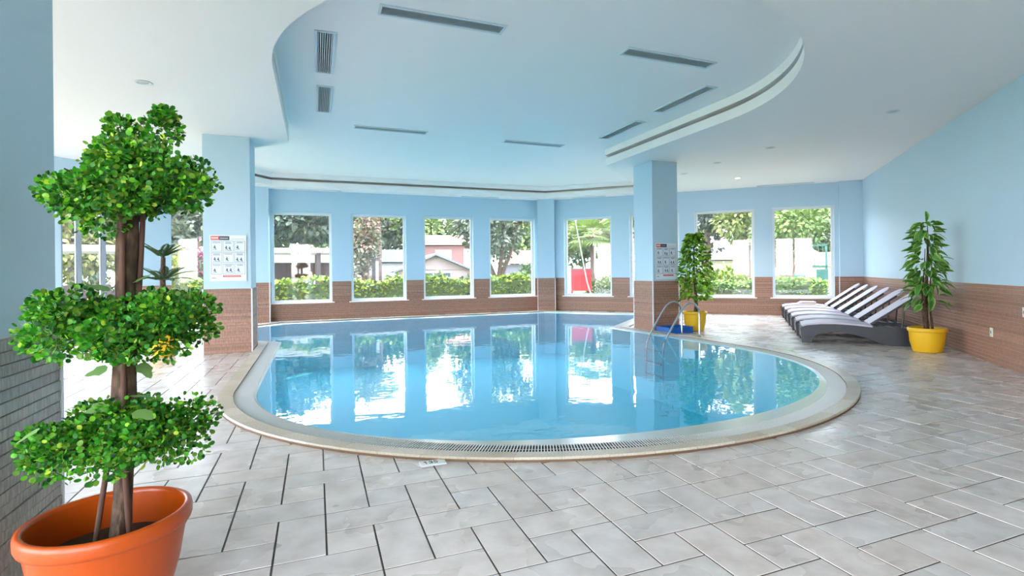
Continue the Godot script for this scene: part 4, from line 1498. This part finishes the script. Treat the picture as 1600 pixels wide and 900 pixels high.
func ball_bush(called: String, label: String, at: Vector3, size: Vector3, palette: Array, count: int) -> void:
	var t := thing(called, label, "bush", at)
	var where := []
	var tints := []
	for k in count:
		var o := Vector3(rng.randfn(), absf(rng.randfn()) * 0.9, rng.randfn()).normalized()
		var r := pow(rng.randf(), 0.25)
		var p := Vector3(o.x * size.x, o.y * size.y * (0.9 + 0.1 * sin(o.x * 9.0)), o.z * size.z) * r
		var d := o + Vector3(rng.randf_range(-0.6, 0.6), rng.randf_range(-0.4, 0.6), rng.randf_range(-0.6, 0.6))
		where.append(Transform3D(facing(d, rng.randf_range(-1, 1), rng.randf_range(0.11, 0.2)), p))
		tints.append(palette[rng.randi() % palette.size()])
	leaves("foliage", M.card, M.leaf_soft, where, tints, t)
	var core := Shape.new()
	core.ball(Vector3(0, 0, 0), size * 0.72, 10, 8)
	obj("twigs", core, mat(rgb(84, 92, 56), 0.95), t)

func tree(called: String, label: String, at: Vector3, high: float, crown: float, bare: float, palette: Array, count: int, leaf_size: float, half: float, forked := false, group := "") -> void:
	var t := thing(called, label, "tree", at, 0.0, group)
	var tr := Shape.new()
	var base := high * bare
	if forked:
		for q in [[0.22, 0.3], [-0.3, -0.1], [0.02, 0.25]]:
			tr.tube([Vector3(q[0] * 0.2, -0.05, q[1] * 0.2), Vector3(q[0] * 0.5, base * 0.6, q[1] * 0.4), Vector3(q[0] * 2.0, base * 1.2, q[1] * 2), Vector3(q[0] * 3.5, high * 0.72, q[1] * 3)], [0.16, 0.12, 0.09, 0.03], 8)
	else:
		tr.tube([Vector3(0, -0.05, 0), Vector3(0.05, base, 0), Vector3(-0.03, high * 0.6, 0.05), Vector3(0, high * 0.86, 0)], [0.26, 0.2, 0.14, 0.04], 8)
		for k in 5:
			var a := k * 1.3
			var y := base + (high - base) * (0.15 + 0.12 * k)
			tr.tube([Vector3(0, y - 0.4, 0), Vector3(cos(a) * crown * 0.4, y + 0.2, sin(a) * crown * 0.4), Vector3(cos(a) * crown * 0.75, y + 0.5, sin(a) * crown * 0.75)], [0.09, 0.06, 0.02], 6)
	obj("trunk", tr, M.bark_garden, t)
	var where := []
	var tints := []
	var clumps := []
	var mid := (base + high) * 0.5
	var hh := (high - base) * 0.5
	for k in 22:
		var o := Vector3(rng.randfn(), rng.randfn(), rng.randfn()).normalized() * pow(rng.randf(), 0.5)
		clumps.append([Vector3(o.x * crown * 0.75, mid + o.y * hh * 0.78, o.z * crown * 0.75), rng.randf_range(0.26, 0.46), rng.randi() % palette.size()])
	for k in count:
		var c: Array = clumps[rng.randi() % clumps.size()]
		var o := Vector3(rng.randfn(), rng.randfn(), rng.randfn()).normalized()
		var p: Vector3 = c[0] + o * pow(rng.randf(), 0.4) * Vector3(crown, hh, crown) * c[1]
		if p.y < 0.2:
			continue
		var d := o + Vector3(rng.randf_range(-0.7, 0.7), rng.randf_range(-0.6, 0.6), rng.randf_range(-0.7, 0.7))
		where.append(Transform3D(facing(d, rng.randf_range(-1, 1), leaf_size * rng.randf_range(0.7, 1.4)), p))
		var g: Color = palette[c[2]]
		tints.append(g.lerp(palette[rng.randi() % palette.size()], 0.5))
	leaves("crown", M.card, M.leaf_soft, where, tints, t)

func palm(called: String, label: String, at: Vector3, high: float, reach: float) -> void:
	var t := thing(called, label, "palm", at)
	var tr := Shape.new()
	tr.tube([Vector3(0, -0.05, 0), Vector3(0.06, high * 0.5, 0), Vector3(0, high - reach * 0.6, 0)], [0.17, 0.14, 0.12], 9)
	obj("trunk", tr, M.bark_garden, t)
	var f := Shape.new()
	for k in 15:
		var a := -1.25 + 2.5 * k / 14.0
		var d := Vector3(sin(a), -0.25 * absf(a) * 0.6, cos(a))
		var w := Vector3(cos(a), 0, -sin(a)) * 0.035
		f.tint = lin(170, 190, 90) if k % 2 else lin(200, 208, 120)
		var root := Vector3(0, 0, 0.35)
		f.quad(root, root + d * 0.35 + w, root + d * 0.65, root + d * 0.35 - w, Vector3.UP)
	f.tube([Vector3(0, 0.02, 0), Vector3(0, 0.02, 0.36)], [0.012], 5)
	var fm := f.mesh()
	for k in 22:
		var a := k * 2.39996
		var o := put("frond", fm, M.leaf_soft, t)
		o.transform = Transform3D(facing(Vector3(cos(a), 0.9 - 1.7 * k / 22.0, sin(a)), 0.0, reach), Vector3(0, high - reach * 0.6, 0))

func face_camera(at: Vector3) -> float:
	return atan2(-at.x, -at.z)

func house(called: String, label: String, at: Vector3, size: Vector3, wall: Material, roof: Material, wins: Array, turn_more := 0.0, gable := false) -> Node3D:
	var t := thing(called, label, "building", at, face_camera(at) + turn_more)
	var s := Shape.new()
	s.box(Vector3(0, size.y / 2 - 0.05, -size.z / 2), size)
	obj("wall", s, wall, t)
	var r := Shape.new()
	var e := 0.35
	if gable:
		var ridge := size.x * 0.22
		for sg in [-1.0, 1.0]:
			r.quad(Vector3(sg * (size.x / 2 + e), size.y - 0.1, e), Vector3(0, size.y + ridge, e), Vector3(0, size.y + ridge, -size.z - e), Vector3(sg * (size.x / 2 + e), size.y - 0.1, -size.z - e), Vector3(sg, 2, 0))
			r.quad(Vector3(sg * (size.x / 2 + e), size.y - 0.22, e), Vector3(0, size.y + ridge - 0.12, e), Vector3(0, size.y + ridge - 0.12, -size.z - e), Vector3(sg * (size.x / 2 + e), size.y - 0.22, -size.z - e), Vector3(-sg, -2, 0))
			r.quad(Vector3(sg * (size.x / 2 + e), size.y - 0.22, e), Vector3(0, size.y + ridge - 0.12, e), Vector3(0, size.y + ridge, e), Vector3(sg * (size.x / 2 + e), size.y - 0.1, e), Vector3.BACK)
		var gb := Shape.new()
		gb.quad(Vector3(-size.x / 2, size.y - 0.1, 0), Vector3(size.x / 2, size.y - 0.1, 0), Vector3(0.01, size.y + ridge - 0.14, 0), Vector3(-0.01, size.y + ridge - 0.14, 0), Vector3.BACK)
		obj("gable", gb, wall, t)
	else:
		var b := PackedVector3Array([Vector3(-size.x / 2 - e, size.y, e), Vector3(size.x / 2 + e, size.y, e), Vector3(size.x / 2 + e, size.y, -size.z - e), Vector3(-size.x / 2 - e, size.y, -size.z - e)])
		var top := PackedVector3Array([Vector3(-size.x * 0.3, size.y + 0.9, -size.z * 0.4), Vector3(size.x * 0.3, size.y + 0.9, -size.z * 0.4), Vector3(size.x * 0.3, size.y + 0.9, -size.z * 0.6), Vector3(-size.x * 0.3, size.y + 0.9, -size.z * 0.6)])
		for i in 4:
			var j := (i + 1) % 4
			var o := (b[i] + b[j]) * Vector3(1, 0, 1) - Vector3(0, 0, -size.z)
			r.quad(b[i], b[j], top[j], top[i], o.normalized() + Vector3.UP)
		r.quad(top[0], top[1], top[2], top[3], Vector3.UP)
		r.quad(b[0], b[1], b[2], b[3], Vector3.DOWN)
	obj("roof", r, roof, t)
	for w in wins:
		var fr := Shape.new()
		fr.box(Vector3(w[0], w[1], 0.02), Vector3(w[2] + 0.14, w[3] + 0.14, 0.06))
		var fo := obj("window", fr, M.white_wall, t)
		var pn := Shape.new()
		pn.box(Vector3(w[0], w[1], 0.055), Vector3(w[2], w[3], 0.02))
		obj("pane", pn, w[4] if w.size() > 4 else M.window_dark, fo)
	return t

func garden_buildings() -> void:
	# bar hut under the pergola
	var hut := on_ground(463, 31)
	var t := thing("bar_hut", "open bar hut with brown counter and cream fascia", "kiosk", hut, face_camera(hut))
	var s := Shape.new()
	s.box(Vector3(-0.3, 1.2, -2.2), Vector3(6.2, 2.4, 0.15))
	obj("back_wall", s, M.wood_brown, t)
	var fa := Shape.new()
	fa.box(Vector3(0, 2.3, 0.0), Vector3(6.4, 0.55, 0.2))
	fa.box(Vector3(0, 2.52, -1.2), Vector3(6.4, 0.12, 2.6))
	obj("fascia", fa, M.cream, t)
	var co := Shape.new()
	co.slab(Vector3(-0.4, 1.0, 0.0), Vector3(5.0, 0.1, 0.7), 0.02)
	obj("counter", co, M.wood_brown, t)
	var cf := Shape.new()
	for k in 10:
		cf.box(Vector3(-2.65 + 0.5 * k, 0.47, 0.25), Vector3(0.46, 0.96, 0.06))
	obj("counter_front", cf, M.wood_brown, t)
	for x in [-2.9, 2.6]:
		var po := Shape.new()
		po.box(Vector3(x, 1.0, 0.1), Vector3(0.5, 2.1, 0.2))
		obj("post", po, M.cream, t)
	# pergola in front
	var pa := on_ground(463, 27)
	pergola("pergola", "slatted pale pergola on dark posts before the bar hut", pa, face_camera(pa), 6.0, 2.45, [-1.25, 1.05, 2.6])
	var pb := on_ground(190, 21)
	pergola("pergola", "slatted pale pergola outside the sliding door", pb, face_camera(pb), 6.4, 2.35, [-3.0, 3.0])
	# person at the counter
	person(hut)
	# path lamp
	var lp := on_ground(586, 22.2)
	var l := thing("path_lamp", "slim dark path lamp post with a pale face", "lamp post", lp, face_camera(lp))
	var ps := Shape.new()
	ps.box(Vector3(-0.05, 0.98, 0), Vector3(0.14, 2.0, 0.16))
	obj("post", ps, M.wood_dark, l)
	var pf := Shape.new()
	pf.box(Vector3(0.08, 0.95, 0.01), Vector3(0.12, 1.9, 0.12))
	obj("panel", pf, M.white_wall, l)
	var cp := Shape.new()
	cp.slab(Vector3(0.02, 2.0, 0), Vector3(0.36, 0.05, 0.26), 0.01)
	obj("cap", cp, M.wood_dark, l)
	house("white_house", "bright white house wall behind the path lamp", on_ground(612, 36), Vector3(3.0, 2.1, 4.0), M.white_wall, M.roof_dark, [[1.0, 1.2, 0.5, 0.9]])
	house("tiled_house", "rose and white house with a terracotta roof", on_ground(697, 42), Vector3(6.2, 3.5, 5.0), M.rose_wall, M.roof_tile, [[-2.3, 2.3, 0.9, 1.5, M.white_wall], [-0.2, 2.2, 1.1, 1.7, M.white_wall], [1.9, 2.2, 0.9, 1.8, M.white_wall]])
	house("gabled_shed", "low pale gabled house with a dark wide window", on_ground(680, 32), Vector3(4.2, 1.6, 3.0), M.pink_wall, M.grey_wall, [[-0.3, 1.05, 2.4, 0.6]], 0.15, true)
	house("white_shed", "low white shed beside the gabled house", on_ground(748, 37), Vector3(1.6, 1.7, 2.0), M.white_wall, M.white_wall, [[-0.4, 0.8, 0.9, 0.8]])
	house("grey_house", "grey garden wall building behind the olive tree", on_ground(826, 35), Vector3(3.4, 1.9, 3.0), M.grey_wall, M.roof_tile, [])
	house("cream_house", "long cream house with a sloping dark roof edge behind the ficus", on_ground(1140, 35), Vector3(5.6, 2.0, 3.4), M.cream, M.roof_dark, [[-1.8, 0.9, 1.0, 0.9]], 0.5)
	house("white_villa", "white house behind the young tree", on_ground(1228, 40), Vector3(4.4, 2.3, 4.0), M.white_wall, M.roof_tile, [[-1.9, 1.2, 0.9, 1.4, M.rose_wall], [0.4, 1.2, 0.8, 1.4]])
	house("red_roof_hall", "low cream building with a red tiled roof and green doors", on_ground(1290, 36), Vector3(4.6, 1.6, 3.4), M.cream, M.roof_tile, [[-1.6, 0.75, 0.8, 1.1, M.green_paint], [-0.2, 0.75, 0.7, 1.1, M.green_paint], [1.3, 0.75, 0.7, 1.1, M.white_wall]])
	# basketball board
	var bb := on_ground(1259, 28)
	var b := thing("basketball_hoop", "green framed basketball backboard on posts", "hoop", bb, face_camera(bb))
	var fr := Shape.new()
	for x in [-0.95, 0.95]:
		fr.box(Vector3(x, 1.3, 0), Vector3(0.1, 2.7, 0.1))
	for y in [1.5, 2.6]:
		fr.box(Vector3(0, y, 0), Vector3(2.0, 0.1, 0.1))
	obj("frame", fr, M.green_paint, b)
	var net := Shape.new()
	for k in 9:
		net.box(Vector3(-0.8 + 0.2 * k, 2.05, 0), Vector3(0.03, 1.0, 0.03))
	obj("bars", net, M.green_paint, b)
	var di := Shape.new()
	di.lathe([Vector2(0.0, 0.04), Vector2(0.36, 0.04), Vector2(0.4, 0.0)], 20, Vector3(0.05, 2.15, 0.06), Basis(Vector3.RIGHT, Vector3.BACK, Vector3.DOWN))
	obj("backboard", di, M.white_wall, b)
	# red board
	var rb := on_ground(908, 21.8)
	var r := thing("red_board", "red notice board on two red posts", "board", rb, face_camera(rb))
	var rs := Shape.new()
	rs.box(Vector3(0, 1.02, 0), Vector3(0.74, 0.86, 0.05))
	obj("panel", rs, M.red_board, r)
	for x in [-0.37, 0.37]:
		var po := Shape.new()
		po.box(Vector3(x, 0.7, 0), Vector3(0.07, 1.5, 0.07))
		obj("post", po, M.red_board, r)
	var tp := Shape.new()
	tp.box(Vector3(0, 1.48, 0), Vector3(0.84, 0.06, 0.09))
	obj("top_rail", tp, M.rose_wall, r)
	var wp := on_ground(891, 21.4)
	var w := thing("white_post", "thin white garden post beside the red board", "post", wp)
	var ws := Shape.new()
	ws.tube([Vector3(0, 0, 0), Vector3(0, 1.55, 0)], [0.035], 8)
	ws.ball(Vector3(0, 1.57, 0), Vector3(0.05, 0.05, 0.05))
	obj("shaft", ws, M.white_wall, w)
	var cp0 := at_depth(898, 335, 21.0)
	var cp1 := at_depth(917, 440, 21.0)
	var cane := thing("bamboo_cane", "tall pale cane leaning across the red board", "cane", Vector3(cp1.x, 0.0, cp1.z))
	var cs := Shape.new()
	var foot := Vector3((cp1.x - cp0.x) * 0.6, 0.0, (cp1.z - cp0.z) * 0.6)
	cs.tube([foot, Vector3(0, cp1.y, 0), Vector3(cp0.x - cp1.x, cp0.y, cp0.z - cp1.z)], [0.03, 0.028, 0.02], 8)
	obj("stalk", cs, M.wood_pale, cane)
	# picket fence and brick planter outside the sliding door
	var fe := on_ground(150, 16.4)
	var f := thing("picket_fence", "dark slatted fence outside the sliding door", "fence", fe, face_camera(fe))
	for k in 16:
		var ks := Shape.new()
		ks.box(Vector3(-1.3 + 0.2 * k, 0.55, 0), Vector3(0.13, 1.2, 0.03))
		obj("slat", ks, M.wood_dark, f)
	for y in [0.25, 0.85]:
		var ra := Shape.new()
		ra.box(Vector3(0.2, y, -0.04), Vector3(3.3, 0.08, 0.05))
		obj("rail", ra, M.wood_dark, f)
	var pl := on_ground(100, 15.2)
	var p := thing("brick_planter", "low red brick planter outside the sliding door", "planter", pl, face_camera(pl))
	for row in 6:
		for c in 5:
			var bs := Shape.new()
			bs.slab(Vector3(-0.6 + 0.27 * c + (0.13 if row % 2 else 0.0), 0.05 + 0.13 * row, 0), Vector3(0.255, 0.12, 0.5), 0.008)
			obj("brick", bs, M.brick_red, p)

func pergola(called: String, label: String, at: Vector3, turn: float, wide: float, high: float, posts: Array) -> void:
	var t := thing(called, label, "pergola", at, turn)
	for x in posts:
		for z in [0.0, -2.6]:
			var s := Shape.new()
			s.box(Vector3(x, high / 2, z), Vector3(0.2, high, 0.2))
			obj("post", s, M.wood_dark, t)
	for z in [0.0, -2.6]:
		var bm := Shape.new()
		bm.box(Vector3(0.0, high + 0.06, z), Vector3(wide, 0.14, 0.1))
		obj("beam", bm, M.wood_pale, t)
	for k in 8:
		var sl := Shape.new()
		sl.box(Vector3(0, high + 0.18, 0.4 - 0.48 * k), Vector3(wide + 0.3, 0.1, 0.16))
		obj("slat", sl, M.wood_pale, t)

func person(hut: Vector3) -> void:
	var to := Vector3(-hut.x, 0, -hut.z).normalized()
	var side := Vector3(to.z, 0, -to.x)
	var at := hut + to * 1.1 + side * 0.75
	var t := thing("person", "person in a white shirt sitting at the bar hut counter", "person", at, face_camera(at))
	var s := Shape.new()
	# one continuous seated figure: legs, torso, arms, neck, head
	s.tube([Vector3(0, 0.55, 0.0), Vector3(0, 0.7, -0.02), Vector3(0, 0.95, -0.02), Vector3(0, 1.12, 0.0), Vector3(0, 1.2, 0.0), Vector3(0, 1.26, 0.0)], [0.15, 0.16, 0.17, 0.16, 0.07, 0.055], 12)
	for x in [-0.09, 0.09]:
		s.tube([Vector3(x, 0.6, 0.0), Vector3(x, 0.6, 0.4), Vector3(x, 0.12, 0.44), Vector3(x, 0.04, 0.56)], [0.085, 0.07, 0.05, 0.035], 8)
	for x in [-1.0, 1.0]:
		s.tube([Vector3(x * 0.17, 1.12, 0), Vector3(x * 0.24, 0.86, 0.06), Vector3(x * 0.16, 0.82, 0.32)], [0.055, 0.045, 0.034], 8)
		for k in 5:
			s.tube([Vector3(x * 0.16, 0.82, 0.31), Vector3(x * 0.16 + (k - 2) * 0.018, 0.815, 0.37 + 0.01 * (2 - absi(k - 2))), Vector3(x * 0.16 + (k - 2) * 0.02, 0.80, 0.4)], [0.012, 0.009, 0.008], 5)
	obj("body", s, M.shirt, t)
	var h := Shape.new()
	h.ball(Vector3(0, 1.38, 0.01), Vector3(0.078, 0.115, 0.095), 12, 9)
	h.ball(Vector3(0, 1.37, 0.11), Vector3(0.014, 0.022, 0.018), 6, 5)
	obj("head", h, M.skin, t)
	var hr := Shape.new()
	hr.ball(Vector3(0, 1.42, -0.02), Vector3(0.09, 0.095, 0.1), 12, 8)
	obj("hair", hr, mat(rgb(92, 44, 34), 0.8), t)
	var st := Shape.new()
	st.lathe([Vector2(0.2, 0.52), Vector2(0.21, 0.5), Vector2(0.04, 0.48), Vector2(0.03, 0.05), Vector2(0.2, 0.0)], 14)
	var sto := thing("bar_stool", "bar stool under the person at the hut", "stool", at)
	obj("stool_body", st, M.wood_dark, sto)
